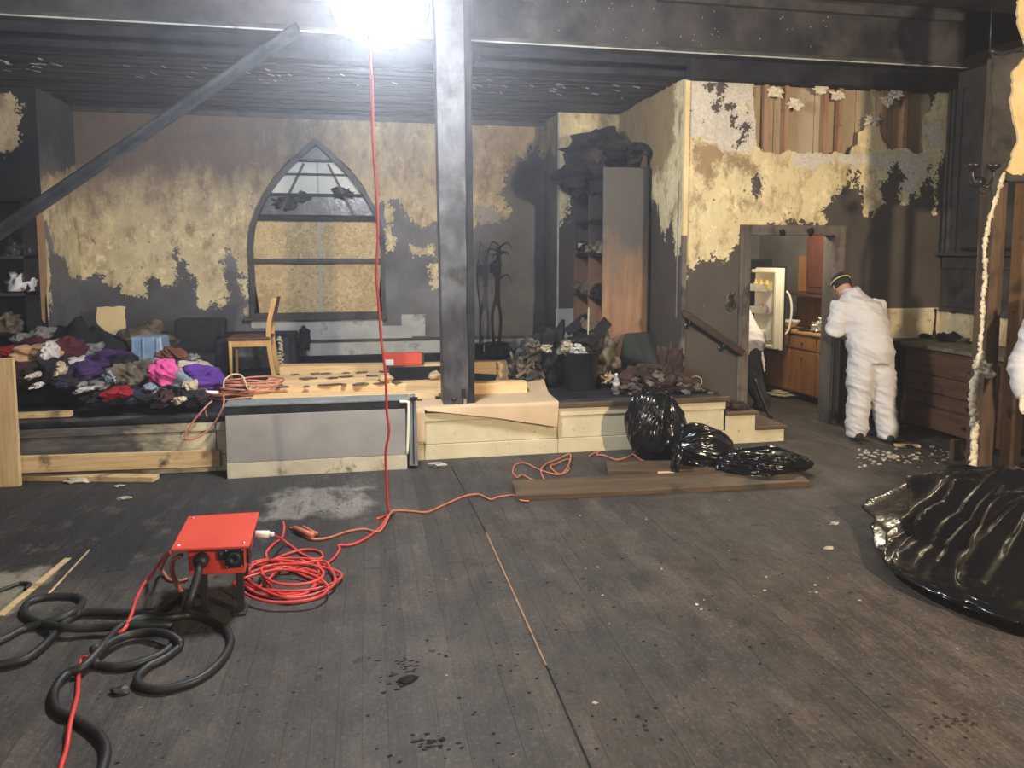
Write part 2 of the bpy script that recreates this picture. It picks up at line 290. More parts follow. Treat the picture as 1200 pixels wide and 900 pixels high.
# ------------------------------------------------------------------ mesh building
class MB:
    def __init__(s): s.v = []; s.f = []; s.s = []
    def add(s, vs, fs, smooth=False):
        o = len(s.v); s.v += [tuple(v) for v in vs]
        s.f += [tuple(i+o for i in f) for f in fs]; s.s += [smooth]*len(fs); return s
    def hexa(s, p):      # 4 bottom then 4 top points, counter-clockwise from above
        return s.add(p, [(3, 2, 1, 0), (4, 5, 6, 7), (0, 1, 5, 4), (1, 2, 6, 5), (2, 3, 7, 6), (3, 0, 4, 7)])
    def b2(s, x0, x1, y0, y1, z0, z1):
        return s.hexa([(x0, y0, z0), (x1, y0, z0), (x1, y1, z0), (x0, y1, z0), (x0, y0, z1), (x1, y0, z1), (x1, y1, z1), (x0, y1, z1)])
    def box(s, c, d, rot=(0, 0, 0)):
        m = Matrix.Translation(c) @ Matrix.Rotation(rot[2], 4, 'Z') @ Matrix.Rotation(rot[1], 4, 'Y') @ Matrix.Rotation(rot[0], 4, 'X')
        h = [x/2 for x in d]
        p = [m @ Vector(q) for q in ((-h[0], -h[1], -h[2]), (h[0], -h[1], -h[2]), (h[0], h[1], -h[2]), (-h[0], h[1], -h[2]),
                                     (-h[0], -h[1], h[2]), (h[0], -h[1], h[2]), (h[0], h[1], h[2]), (-h[0], h[1], h[2]))]
        return s.hexa(p)
    def beam(s, a, b, w_, h_, up=(0, 0, 1)):
        a, b, up = Vector(a), Vector(b), Vector(up)
        d = (b-a).normalized(); sd = d.cross(up).normalized()*w_/2; u2 = sd.cross(d).normalized()*h_/2
        return s.hexa([a-sd-u2, b-sd-u2, b+sd-u2, a+sd-u2, a-sd+u2, b-sd+u2, b+sd+u2, a+sd+u2])
    def tube(s, pts, r, n=8, smooth_path=0, caps=True, flat=1.0):
        pts = [Vector(p) for p in pts]
        if smooth_path: pts = catmull(pts, smooth_path)
        rs = r if isinstance(r, (list, tuple)) else [r]*len(pts)
        if len(rs) != len(pts):
            rs = [rs[min(len(rs)-1, int(i/(len(pts)-1)*(len(rs)-1)+.5))] for i in range(len(pts))]
        vs = []; N = None
        for i, p in enumerate(pts):
            t = (pts[min(i+1, len(pts)-1)] - pts[max(i-1, 0)])
            t = t.normalized() if t.length > 1e-9 else Vector((0, 0, 1))
            if N is None:
                N = t.orthogonal().normalized()
            N = (N - t*N.dot(t)); N = N.normalized() if N.length > 1e-6 else t.orthogonal().normalized()
            B = t.cross(N)
            for k in range(n):
                a = 2*PI*k/n; vs.append(p + (N*math.cos(a) + B*math.sin(a)*flat)*rs[i])
        L = len(pts); fs = [(i*n+k, i*n+(k+1) % n, (i+1)*n+(k+1) % n, (i+1)*n+k) for i in range(L-1) for k in range(n)]
        if caps: fs += [tuple(reversed(range(n))), tuple(range((L-1)*n, L*n))]
        return s.add(vs, fs, True)
    def loft(s, rings, n=20):      # rings: (centre, u vector, v vector)
        vs = []
        for c, u_, v_ in rings:
            c, u_, v_ = Vector(c), Vector(u_), Vector(v_)
            for k in range(n):
                a = 2*PI*k/n; vs.append(c + u_*math.cos(a) + v_*math.sin(a))
        L = len(rings); fs = [(i*n+k, i*n+(k+1) % n, (i+1)*n+(k+1) % n, (i+1)*n+k) for i in range(L-1) for k in range(n)]
        fs += [tuple(reversed(range(n))), tuple(range((L-1)*n, L*n))]
        return s.add(vs, fs, True)
    def lathe(s, prof, c=(0, 0, 0), n=20, axis='Z', smooth=True):
        rr = []
        for r_, h in prof:
            if axis == 'Z': rr.append(((c[0], c[1], c[2]+h), (r_, 0, 0), (0, r_, 0)))
            elif axis == 'Y': rr.append(((c[0], c[1]+h, c[2]), (r_, 0, 0), (0, 0, -r_)))
            else: rr.append(((c[0]+h, c[1], c[2]), (0, r_, 0), (0, 0, r_)))
        k = len(s.f); s.loft(rr, n)
        if not smooth: s.s[k:] = [False]*(len(s.f)-k)
        return s
    def prism(s, poly, d0, d1, plane='XZ'):
        n = len(poly)
        def P(a, b, d): return (a, d, b) if plane == 'XZ' else (d, a, b) if plane == 'YZ' else (a, b, d)
        vs = [P(a, b, d0) for a, b in poly] + [P(a, b, d1) for a, b in poly]
        fs = [tuple(reversed(range(n))), tuple(range(n, 2*n))] + [(i, (i+1) % n, n+(i+1) % n, n+i) for i in range(n)]
        return s.add(vs, fs)
    def blob(s, c, rad, amp=0.15, sub=3, freq=1.5, seed=0, flat=None, fn=None, smooth=True, rot=0):
        vs, fs = ICO(sub); out = []; off = Vector((seed*7.31, seed*3.17, seed*1.93)); cr, sr = math.cos(rot), math.sin(rot)
        for v in vs:
            k = 1 + amp*mn.fractal(v*freq+off, 0.8, 2.0, 3)*1.6
            if fn: k *= fn(v)
            p = Vector((v.x*rad[0]*k, v.y*rad[1]*k, v.z*rad[2]*k))
            if flat is not None and p.z < flat: p.z = flat + (p.z-flat)*0.06
            out.append((c[0]+p.x*cr-p.y*sr, c[1]+p.x*sr+p.y*cr, c[2]+p.z))
        return s.add(out, fs, smooth)
    def build(s, name, mat, parent=None, origin=None, bevel=0, shadow=True):
        return obj(name, s, mat, parent, origin, bevel)
_ICO = {}
def ICO(sub):
    if sub in _ICO: return _ICO[sub]
    import bmesh
    b = bmesh.new(); bmesh.ops.create_icosphere(b, subdivisions=sub, radius=1)
    b.verts.index_update()
    _ICO[sub] = ([v.co.copy() for v in b.verts], [tuple(v.index for v in f.verts) for f in b.faces]); b.free()
    return _ICO[sub]
def catmull(P, k):
    P = [P[0]*2-P[1]] + P + [P[-1]*2-P[-2]]; out = []
    for i in range(1, len(P)-2):
        a, b, c, d = P[i-1:i+3]
        for j in range(k):
            t = j/k
            out.append(0.5*((2*b) + (c-a)*t + (2*a-5*b+4*c-d)*t*t + (3*b-a-3*c+d)*t**3))
    out.append(P[-2]); return out
WORLD = {}
def obj(name, mb, mat, parent=None, origin=None, bevel=0):
    if origin is None:
        if parent is not None: origin = WORLD[parent.name]
        else:
            xs = [v[0] for v in mb.v]; ys = [v[1] for v in mb.v]; zs = [v[2] for v in mb.v]
            origin = Vector(((min(xs)+max(xs))/2, (min(ys)+max(ys))/2, min(zs)))
    origin = Vector(origin)
    me = bpy.data.meshes.new(name)
    me.from_pydata([(v[0]-origin.x, v[1]-origin.y, v[2]-origin.z) for v in mb.v], [], mb.f)
    me.polygons.foreach_set('use_smooth', mb.s)
    me.materials.append(MAT[mat]); me.update()
    o = bpy.data.objects.new(name, me); col.objects.link(o)
    WORLD[o.name] = origin
    if parent is not None:
        o.parent = parent; o.location = origin - WORLD[parent.name]
    else: o.location = origin
    if bevel:
        md = o.modifiers.new('bevel', 'BEVEL'); md.width = bevel; md.segments = 2; md.limit_method = 'ANGLE'
    return o
def tag(o, label=None, cat=None, group=None, kind=None):
    if label: o['label'] = label
    if cat: o['category'] = cat
    if group: o['group'] = group
    if kind: o['kind'] = kind
    return o
def thing(name, loc, label, cat, group=None):
    o = bpy.data.objects.new(name, None); col.objects.link(o); o.location = loc; WORLD[o.name] = Vector(loc)
    o.empty_display_size = 0.1
    return tag(o, label, cat, group)
def setting(name, loc=(0, 0, 0), label=None):
    o = bpy.data.objects.new(name, None); col.objects.link(o); o.location = loc; WORLD[o.name] = Vector(loc)
    return tag(o, label, None, None, 'structure')
def sset(o, label=None): return tag(o, label, None, None, 'structure')

# ------------------------------------------------------------------ walls drawn as fine grids with paint attributes
def sdf(P, poly):
    Q = np.array(poly, dtype=float); A = Q; B = np.roll(Q, -1, 0)
    d = np.full(len(P), 1e9); ins = np.zeros(len(P), bool)
    for a, b in zip(A, B):
        ab = b-a; ap = P-a; t = np.clip((ap@ab)/max(ab@ab, 1e-12), 0, 1)
        d = np.minimum(d, np.hypot(*(ap - t[:, None]*ab).T))
        c = (a[1] > P[:, 1]) != (b[1] > P[:, 1])
        if a[1] != b[1]: ins ^= c & (P[:, 0] < (b[0]-a[0])*(P[:, 1]-a[1])/(b[1]-a[1])+a[0])
    return np.where(ins, d, -d)
def grid_wall(name, plane, k, a0, a1, z0, z1, step, polys, sootfn, mat, holes=(), darkfn=None, bulge=0.006, thick_dir=None):
    """plane 'Y': the wall stands at y = k and runs along x; plane 'X': at x = k and runs along y"""
    na = max(2, int((a1-a0)/step)+1); nzv = max(2, int((z1-z0)/step)+1)
    a = np.linspace(a0, a1, na); z = np.linspace(z0, z1, nzv); AA, ZZ = np.meshgrid(a, z)
    P = np.stack([AA.ravel(), ZZ.ravel()], 1)
    def conv(poly):
        out = []
        if isinstance(poly, dict): return poly['w']
        for px, py in poly:
            q = U(px, py, Y=k) if plane == 'Y' else U(px, py, X=k)
            out.append((q.x if plane == 'Y' else q.y, q.z))
        return out
    att = {}
    for key in ('bare', 'white', 'brown'):
        f = np.full(len(P), -0.3)
        for pl in polys.get(key, []): f = np.maximum(f, sdf(P, conv(pl)))
        for pl in polys.get('not_'+key, []): f = np.minimum(f, -sdf(P, conv(pl)))
        att[key] = np.clip(f, -0.3, 0.3)
    att['soot'] = sootfn(P[:, 0], P[:, 1]); att['dark'] = darkfn(P[:, 0], P[:, 1]) if darkfn else np.zeros(len(P))
    hole = np.zeros(len(P), bool)
    for pl in holes:
        h = sdf(P, conv(pl)) if not isinstance(pl, dict) else sdf(P, pl['w'])
        if not isinstance(pl, dict): h = h + np.array([mn.noise(Vector((p[0]*9, p[1]*9, 3)))*0.05 for p in P])
        hole |= h > 0
    dep = np.array([mn.noise(Vector((p[0]*1.7, p[1]*1.7, k)))*bulge for p in P])
    if plane == 'Y': V = np.stack([P[:, 0], k+dep, P[:, 1]], 1)
    else: V = np.stack([k+dep, P[:, 0], P[:, 1]], 1)
    idx = np.arange(na*nzv).reshape(nzv, na)
    F = np.stack([idx[:-1, :-1], idx[:-1, 1:], idx[1:, 1:], idx[1:, :-1]], -1).reshape(-1, 4)
    F = F[~hole[F].any(1)]
    if plane == 'X': F = F[:, ::-1] if thick_dir != 'flip' else F
    me = bpy.data.meshes.new(name)
    me.from_pydata(V.tolist(), [], F.tolist())
    for key, v in att.items():
        at = me.attributes.new(key, 'FLOAT', 'POINT'); at.data.foreach_set('value', v.astype(np.float32))
    me.materials.append(MAT[mat]); me.update()
    import bmesh
    b = bmesh.new(); b.from_mesh(me); bmesh.ops.delete(b, geom=[v for v in b.verts if not v.link_faces], context='VERTS'); b.to_mesh(me); b.free()
    me.polygons.foreach_set('use_smooth', [True]*len(me.polygons))
    o = bpy.data.objects.new(name, me); col.objects.link(o); WORLD[o.name] = Vector((0, 0, 0))
    o['kind'] = 'structure'
    return o
ss = lambda x, a, b: np.clip((x-a)/(b-a), 0, 1)

# ------------------------------------------------------------------ key positions
YB, YW, YR, ST, XS, XR = 9.6, 8.9, 6.9, 0.45, 3.06, 6.0     # back wall, alcove return, kitchen-door wall, platform height, side wall, right wall
SF = 6.3                                                     # platform front

# floor: each board a part
floor = setting('floor')
PW = 0.094
lens_ = [2.6, 3.1, 3.4, 2.9]
planks = []
for L_ in lens_:
    mb = MB(); mb.b2(-PW/2+.0004, PW/2-.0004, 0, L_-.0012, -0.022, 0)
    planks.append(mb)
pm = []
for mb, L_ in zip(planks, lens_):
    me = bpy.data.meshes.new('plank'); me.from_pydata(mb.v, [], mb.f); me.materials.append(MAT['floor_wood']); pm.append(me)
far_ = MB(); n_pl = 0
for i in range(-66, 78):
    x = i*PW
    y = -3.0 + random.random()*1.5
    y = 0.4 + random.random()*1.2
    first = True
    while y < 6.9:
        k = random.randrange(4); L_ = lens_[k]
        vis = (-0.62*max(y+L_, 1) - .3 < x < 1.12*max(y+L_, 1)+.3) and x < 5.6 and x > -4.2
        if vis and n_pl < 280 and y+L_ > 1.6:
            o = bpy.data.objects.new('plank', pm[k]); col.objects.link(o); o.parent = floor
            o.location = (x, y, random.uniform(-0.0009, 0.0009)); o.rotation_euler = (0, random.uniform(-.006, .006), 0); n_pl += 1
        else: far_.b2(x-PW/2+.0004, x+PW/2-.0004, y, y+L_-.0012, -0.022, random.uniform(-.001, .001))
        y += L_
    far_.b2(x-PW/2+.0012, x+PW/2-.0012, -4, 0.4, -0.022, -0.004)
far_.b2(-6.4, 7.6, -4, 10.8, -0.2, -0.020)
far_.b2(3.0, 7.6, 6.9, 10.8, -0.022, 0.0)
o = far_.build('plank_field', 'floor_wood', floor); o['kind'] = 'stuff'
# raised seam strip with one fresh splintered stretch, running away from the camera
seam = MB(); p0, p1 = U(570, 625, Z=0), U(640, 780, Z=0)
seam.beam((p0.x, p0.y, .002), (p1.x, p1.y, .002), .007, .003)
seam.build('splintered_seam', 'stud_wood', floor)
sm2 = MB(); p0, p1, p2 = U(528, 545, Z=0), U(640, 780, Z=0), U(692, 900, Z=0)
sm2.beam((p1.x, p1.y, .001), (p2.x, p2.y-.3, .001), .007, .004); sm2.beam((p0.x, p0.y, .001), (U(570, 625, Z=0).x, U(570, 625, Z=0).y, .001), .008, .004)
sm2.build('seam_gap', 'black_char', floor)
sp = MB()
for q0, q1, wd in (((0, 722), (80, 655), .035), ((0, 700), (0, 701), .01), ((52, 702), (105, 645), .008)):
    a, b = U(*q0, Z=0), U(*q1, Z=0)
    if (a-b).length > .05: sp.beam((a.x, a.y, .003), (b.x, b.y, .003), wd, .007)
sp.build('torn_strip', 'pine_worn', floor)

# back wall of the platform --------------------------------------------------------
bare_back = [(40, 100), (660, 100), (660, 168), (652, 170), (648, 190), (641, 170), (636, 186), (630, 172), (620, 176), (612, 186), (606, 182), (600, 196), (592, 212), (588, 228), (596, 246), (596, 254), (588, 252), (582, 262), (574, 262), (570, 266), (560, 262), (552, 268), (520, 276), (512, 262), (502, 263), (497, 266),
             (488, 262), (478, 254), (474, 243), (466, 234), (460, 238), (461, 262), (456, 268), (452, 258), (448, 236), (440, 240), (300, 240), (294, 270), (292, 330), (295, 372), (288, 366), (284, 340), (284, 322), (276, 310), (272, 296), (264, 294), (259, 303), (263, 325), (268, 345),
             (262, 364), (252, 352), (246, 352), (240, 364), (231, 360), (229, 334), (222, 322), (218, 312), (206, 292), (202, 300), (208, 318), (206, 337), (196, 336), (190, 338), (184, 326), (176, 325), (172, 332), (172, 348), (160, 350), (146, 346), (138, 338), (126, 334), (122, 322), (96, 328), (88, 318), (84, 298), (72, 300), (66, 292), (54, 288), (48, 240), (40, 200)]
polys = {'bare': [bare_back, [(480, 287), (492, 289), (502, 286), (510, 292), (508, 299), (482, 300)], [(503, 312), (514, 309), (517, 318), (513, 340), (505, 342), (502, 330)], [(450, 262), (456, 268), (466, 280), (463, 290), (452, 296)]],
         'not_bare': [], 'white': [[(556, 243), (576, 240), (588, 252), (580, 266), (560, 268)], [(196, 156), (218, 158), (258, 152), (256, 162), (222, 166), (200, 170), (192, 164)]]}
def soot_back(x, z):
    left = 1-ss(x, -1.6, 0.0)
    s_ = ss(z, 1.85, 2.85)*(0.72+0.34*left) + left*ss(z, 2.5, 3.2)*0.5 - 0.08
    s_ = s_ - 0.35*ss(x, 1.3, 2.0)*ss(z, 1.5, 2.5)
    return s_*0.86 + 0.02
wall_back = grid_wall('wall_back', 'Y', YB, -6.2, 2.42, ST-.02, 3.6, .018, polys, soot_back, 'wall_plaster',
                      darkfn=lambda x, z: 0.75*(1-ss(x, -2.6, -1.0))*(1-ss(z, .6, 2.0)), holes=[{'w': [(-1.38, 1.02), (-1.38, 1.9), (-1.33, 2.2), (-1.17, 2.6), (-.95, 2.88), (-.6, 3.14), (-.25, 2.88), (-.03, 2.6), (.13, 2.2), (.18, 1.9), (.18, 1.02)]}])  # lamplight's falloff towards the lower left is put into the paint colour

# alcove return behind the bookcase (two faces) -------------------------------------
polys = {'bare': [[(640, 120), (730, 120), (730, 150), (720, 156), (712, 152), (700, 160), (690, 166), (680, 190), (672, 205), (668, 240), (662, 258), (656, 262), (653, 270), (640, 270)]]}
wall_return = grid_wall('wall_alcove', 'Y', YW, 2.30, XS, ST-.02, 3.6, .02, polys, lambda x, z: 0.30*ss(z, 3.0, 3.5)+.0*x, 'wall_plaster_right')
rs_ = MB(); rs_.b2(2.295, 2.315, YW-.012, YW+.012, ST, 3.5); sset(rs_.build('trim_1', 'grey_board'))
grid_wall('wall_alcove_side', 'X', 2.30, YW, YB, ST-.02, 3.6, .02, {'bare': [{'w': [(9.0, 3.6), (9.7, 3.6), (9.7, 3.0), (9.3, 3.15), (9.1, 2.95)]}]}, lambda y, z: 0.3+0*y, 'wall_plaster', thick_dir='flip')
polys = {'bare': [{'w': [(6.8, 3.7), (9.0, 3.7), (9.0, 2.5), (8.2, 2.45), (7.6, 2.3), (7.35, 1.9), (7.2, 2.15), (7.08, 1.75), (6.8, 1.9)]}], 'brown': [{'w': [(7.15, 3.6), (8.9, 3.6), (8.9, 2.7), (7.5, 2.6), (7.15, 2.9)]}]}
wall_side = grid_wall('wall_side', 'X', XS, YR, YW, ST-.45, 3.6, .02, polys, lambda y, z: 0.06+0*y, 'wall_plaster_right', thick_dir='flip')

# kitchen-door wall -----------------------------------------------------------------
bare_R = [(780, 80), (1118, 80), (1118, 180), (1102, 180), (1099, 200), (1097, 232), (1094, 248), (1092, 225), (1094, 206), (1091, 196), (1083, 216), (1072, 228), (1064, 240), (1056, 242), (1056, 216), (1060, 204), (1052, 198), (1048, 193), (1040, 208), (1031, 214), (1031, 232), (1036, 236), (1026, 250), (1018, 250), (1013, 252), (1009, 236), (1010, 222),
          (1005, 203), (996, 201), (999, 216), (990, 216), (986, 222), (972, 232), (968, 244), (968, 258), (956, 262), (940, 262), (925, 256), (918, 264), (870, 268), (864, 288), (850, 302), (838, 300), (830, 308), (818, 300), (812, 314), (806, 310), (800, 330), (780, 330)]
white_R = [[(804, 96), (880, 96), (890, 120), (884, 178), (868, 180), (850, 176), (836, 170), (822, 164), (806, 160)], [(925, 180), (1062, 180), (1060, 196), (1040, 200), (1020, 192), (1000, 196), (980, 190), (950, 200), (930, 192)], [(1056, 178), (1092, 178), (1088, 200), (1070, 228), (1058, 222)], [(1078, 150), (1104, 140), (1106, 175), (1094, 172)]]
brown_R = [[(814, 170), (846, 160), (850, 176), (842, 190), (832, 222), (816, 200)], [(850, 176), (872, 178), (892, 196), (890, 210), (868, 202), (852, 190)], [(816, 106), (832, 104), (828, 130), (818, 124)]]
hole_R = [(884, 96), (1020, 92), (1022, 128), (1010, 150), (1000, 172), (994, 178), (896, 178), (890, 172), (884, 128)]
hole_R2 = [(1026, 110), (1034, 102), (1084, 98), (1090, 128), (1080, 140), (1080, 176), (1046, 174), (1034, 164), (1028, 140)]
DX0, DX1, DZ = 3.775, 4.70, 1.96       # doorway
wall_far = grid_wall('wall_far_right', 'Y', YR, XS, XR+.0, -0.02, 3.62, .014, {'bare': [bare_R], 'white': white_R, 'brown': brown_R,
    'not_bare': [[(826, 98), (836, 96), (834, 106), (826, 104)], [(842, 98), (850, 100), (848, 116), (840, 130), (833, 128), (838, 112)], [(856, 118), (864, 122), (858, 130), (852, 126)], [(858, 136), (864, 138), (860, 150), (855, 144)], [(874, 142), (880, 146), (872, 168), (862, 172)], [(1078, 98), (1098, 98), (1096, 122), (1080, 128)], [(880, 216), (886, 205), (893, 214), (888, 232)], [(1000, 238), (1008, 240), (1006, 248), (999, 246)]]},
    lambda x, z: 0.10*ss(z, 3.2, 3.45) + 0*x, 'wall_plaster_right', holes=[hole_R, hole_R2, {'w': [(DX0, -1), (DX1, -1), (DX1, DZ), (DX0, DZ)]}])
lb = MB(); x = XS+.15; k = 0
for x0, x1 in ((XS+.05, 4.05), (4.05, 4.50), (4.50, 4.97), (4.97, 5.4), (5.4, 5.95)):
    m_ = MB(); m_.b2(x0, x1-.006, YR+.095, YR+.115, 2.4, 3.6); m_.build('backing_board', 'lath_board', wall_far)
for x in (3.90, 4.12, 4.56, 4.72, 5.22, 5.47):
    m_ = MB(); m_.b2(x, x+.046, YR+.012, YR+.10, 2.4, 3.6); m_.build('stud', 'stud_wood', wall_far)
for px, py in ((962, 104), (1022, 140), (983, 112), (1040, 118), (1050, 110), (932, 122), (908, 108), (870, 128)):   # loose flaps of plaster
    p = U(px, py, Y=YR-.02); m_ = MB(); m_.blob(p, (.06, .012, .035), 1.0, 3, 2.6, px, smooth=False); m_.build('plaster_flap', 'plaster_crust', wall_far)
cs = MB(); cs.b2(XS-.01, XS+.035, YR-.015, YR+.03, 1.95, 3.45); cs.build('corner_bead', 'torn_paper', wall_far)
cs = MB(); cs.b2(XS-.01, XS+.035, YR-.012, YR+.03, ST, 1.95); cs.build('corner_bead', 'post_lower', wall_far)
# thickness behind and the kitchen side of the wall
bk = MB(); bk.b2(XS, DX0-.02, YR+.12, YR+.15, 0, 3.6); bk.b2(DX1+.02, XR+.3, YR+.12, YR+.15, 0, 3.6); bk.b2(DX0-.02, DX1+.02, YR+.12, YR+.15, DZ+.02, 3.6)
bk.build('kitchen_lining', 'kitchen_wall', wall_far)
door = setting('door_1', ((DX0+DX1)/2, YR, 0))
for nm, a in (('casing', (DX0-.115, DX0, YR-.035, YR+.155, 0, DZ+.10)), ('casing', (DX1, DX1+.125, YR-.035, YR+.155, 0, DZ+.10)), ('head_casing', (DX0, DX1, YR-.035, YR+.155, DZ, DZ+.10))):
    m_ = MB(); m_.b2(*a)
    if nm == 'casing':      # fluted uprights
        m_.b2(a[0]+.02, a[0]+.035, a[2]-.008, a[2], 0, DZ+.09); m_.b2(a[1]-.035, a[1]-.02, a[2]-.008, a[2], 0, DZ+.09)
    m_.build(nm, 'brown_trim', door, bevel=.004)
for px, py in ((917, 272), (950, 271)):
    p = U(px, py, Y=YR-.04); m_ = MB(); m_.blob(p, (.035, .015, .035), .5, 2, 2, px); m_.build('burnt_corner_block', 'black_char', door)
tb = MB(); tb.b2(XS, XR, YR-.10, YR+.05, 3.44, 3.62); sset(tb.build('trim_2', 'black_char'))

# right side wall beyond the post --------------------------------------------------
polys = {'bare': [[(1090, 364), (1300, 364), (1300, 410), (1090, 410)]]}
wall_right = grid_wall('wall_right', 'X', XR, 5.0, YR, -0.02, 3.62, .03, polys, lambda y, z: 0*y, 'wall_plaster_right', thick_dir=None)
win = setting('window_2', (XR, 6.5, 1.8))
for nm, a in (('casing', (XR-.04, XR, 6.70, 6.88, 1.79, 3.45)), ('casing_moulding', (XR-.07, XR-.03, 6.76, 6.79, 1.79, 3.45)), ('casing_moulding', (XR-.07, XR-.03, 6.82, 6.85, 1.79, 3.45)),
              ('sill', (XR-.10, XR, 5.3, 6.90, 1.75, 1.79)), ('apron', (XR-.035, XR, 5.3, 6.86, 1.62, 1.75)), ('panel', (XR-.02, XR, 5.3, 6.84, 1.22, 1.62)), ('panel_rail', (XR-.045, XR, 5.3, 6.86, 1.17, 1.21)), ('shutter_panel', (XR-.015, XR, 5.3, 6.70, 1.79, 3.45))):
    m_ = MB(); m_.b2(*a); m_.build(nm, 'dark_trim' if nm != 'panel' else 'dark_trim', win, bevel=.003)
m_ = MB()
for i in range(9): m_.blob((XR-.06, 6.0+i*.07, 1.80+random.random()*.02), (.02, .035, .02), .4, 1, 2, i)
m_.build('char_crumbs', 'black_char', win)['kind'] = 'stuff'
sp_ = MB(); sp_.b2(3.775, 5.4, YR-.004, YR+.01, .88, 1.19)
spz = MB(); spz.b2(DX1+.14, XR-.005, YR-.014, YR-.002, .88, 1.20); sset(spz.build('trim_3', 'cream_board'), 'cream splash board behind the right counter')

# left end of the platform: return wall, burnt shelf unit -------------------------
xl = U(52, 300, Y=8.6).x
polys = {'bare': [[(-60, 110), (10, 112), (24, 116), (22, 128), (26, 140), (24, 160), (14, 178), (-60, 180)]], 'white': []}
wl = grid_wall('wall_left', 'Y', 8.6, -6.2, xl, ST-.02, 3.6, .03, polys, lambda x, z: 0.45+0*x, 'wall_plaster', darkfn=lambda x, z: 1.0+0*x)
grid_wall('wall_left_end', 'X', xl, 8.6, YB, ST-.02, 3.6, .02, {'bare': [{'w': [(8.55, 2.55), (9.7, 2.8), (9.7, 1.55), (9.3, 1.5), (9.1, 1.75), (8.85, 1.8), (8.7, 2.1), (8.55, 2.1)]}, {'w': [(8.5, 1.95), (8.7, 1.9), (8.72, 1.3), (8.62, 1.1), (8.5, 1.2)]}]}, lambda y, z: 0.75*ss(z, 2.0, 2.9)+0*y, 'wall_plaster', darkfn=lambda y, z: .5*ss(z, 2.5, 3)+0*y, thick_dir=None)
m_ = MB()
m_.prism([(xl-.10, 2.3), (xl+.02, 2.3), (xl+.035, 1.9), (xl+.03, 1.45), (xl, 1.3), (xl-.01, 1.05), (xl-.06, 1.15), (xl-.09, 1.6)], 8.53, 8.56)
m_.build('hanging_lath_strip', 'stud_wood', wl)
m_ = MB(); m_.prism([(xl-.12, 2.35), (xl-.10, 2.35), (xl-.065, 1.6), (xl-.03, 1.1), (xl-.045, 1.07), (xl-.10, 1.5)], 8.51, 8.53)
m_.build('torn_plaster_edge', 'plaster_crust', wl)

# ceilings and the big beam --------------------------------------------------------
ceil = setting('ceiling', (0, 8.2, 3.47))
y = 7.02
while y < 9.62:
    wd = random.choice((.075, .085, .09))
    m_ = MB(); dz = random.uniform(0, .022)
    m_.b2(-6.2, 3.1, y, y+wd-.012, 3.47+dz, 3.50+dz); m_.build('ceiling_board', 'ceiling_char', ceil); y += wd
m_ = MB(); m_.b2(-6.2, 7.6, 6.9, 10.8, 3.53, 3.58); m_.b2(3.1, 7.6, 7.0, 10.8, 3.50, 3.53); m_.build('upper_deck', 'black_char', ceil)
m_ = MB(); m_.b2(-6.4, 7.6, -4, 6.8, 4.25, 4.35); m_.build('hall_ceiling', 'beam_face', ceil)
beam = setting('ceiling_beam', (0, 6.9, 3.62))
m_ = MB(); m_.b2(-6.2, 6.05, 6.80, 7.05, 3.71, 4.25); m_.build('beam_face', 'beam_face', beam)
m_ = MB(); m_.b2(-6.2, 6.05, 6.755, 7.05, 3.655, 3.71); m_.build('lip_board', 'dark_trim', beam, bevel=.006)
m_ = MB(); m_.b2(-6.2, 6.05, 6.745, 6.757, 3.655, 3.667); m_.build('lip_edge', 'grey_board', beam)
m_ = MB(); m_.b2(-6.2, 6.05, 6.90, 7.05, 3.47, 3.655); m_.build('soffit_board', 'black_char', beam)
m_ = MB(); m_.b2(2.7, 5.98, 6.74, 6.80, 4.12, 4.20); m_.build('top_moulding', 'dark_trim', beam)
m_ = MB()
for i in range(60):
    if random.random() < .7: m_.blob((random.uniform(1.1, 4.5), 6.80, random.uniform(3.74, 4.2)), (.007, .003, .004+.006*random.random()), .4, 1, 2, i)
m_.build('plaster_specks', 'chips', beam)['kind'] = 'stuff'
m_ = MB(); random.seed(19)
for i in range(70):
    x = random.choice((random.uniform(-3.6, -2.6), random.uniform(-2.2, .3), random.uniform(.9, 2.8))); y = random.uniform(7.3, 7.9); l_ = random.uniform(.02, .07)
    m_.beam((x, y, 3.468), (x+l_, y+random.uniform(-.02, .02), 3.455), .008, .006)
m_.build('plaster_keys', 'chips', ceil)['kind'] = 'stuff'
# cornice along the top of the back wall
m_ = MB(); m_.b2(-6.2, 2.3, YB-.05, YB, 3.42, 3.48); sset(m_.build('trim_4', 'dark_trim'))
# hall walls out of view (they hold the light in)
for nm, a in (('wall_hall_left', (-6.45, -6.2, -4, 10.8, 0, 4.3)), ('wall_hall_rear', (-6.2, 7.6, -4.2, -4, 0, 4.3)), ('wall_hall_right', (7.6, 7.8, -4, 10.8, 0, 4.3)), ('wall_kitchen_far', (2.9, 7.6, 10.2, 10.4, 0, 3.5))):
    m_ = MB(); m_.b2(*a); sset(m_.build(nm, 'kitchen_wall' if 'kitchen' in nm else 'beam_face'))
m_ = MB(); m_.b2(5.74, 5.84, YR+.15, 10.2, 0, 3.5); sset(m_.build('wall_kitchen_right', 'kitchen_wall'))
m_ = MB(); m_.b2(XS+.06, XS+.12, YR+.15, 10.2, 0, 3.5); sset(m_.build('wall_kitchen_left', 'kitchen_wall'))

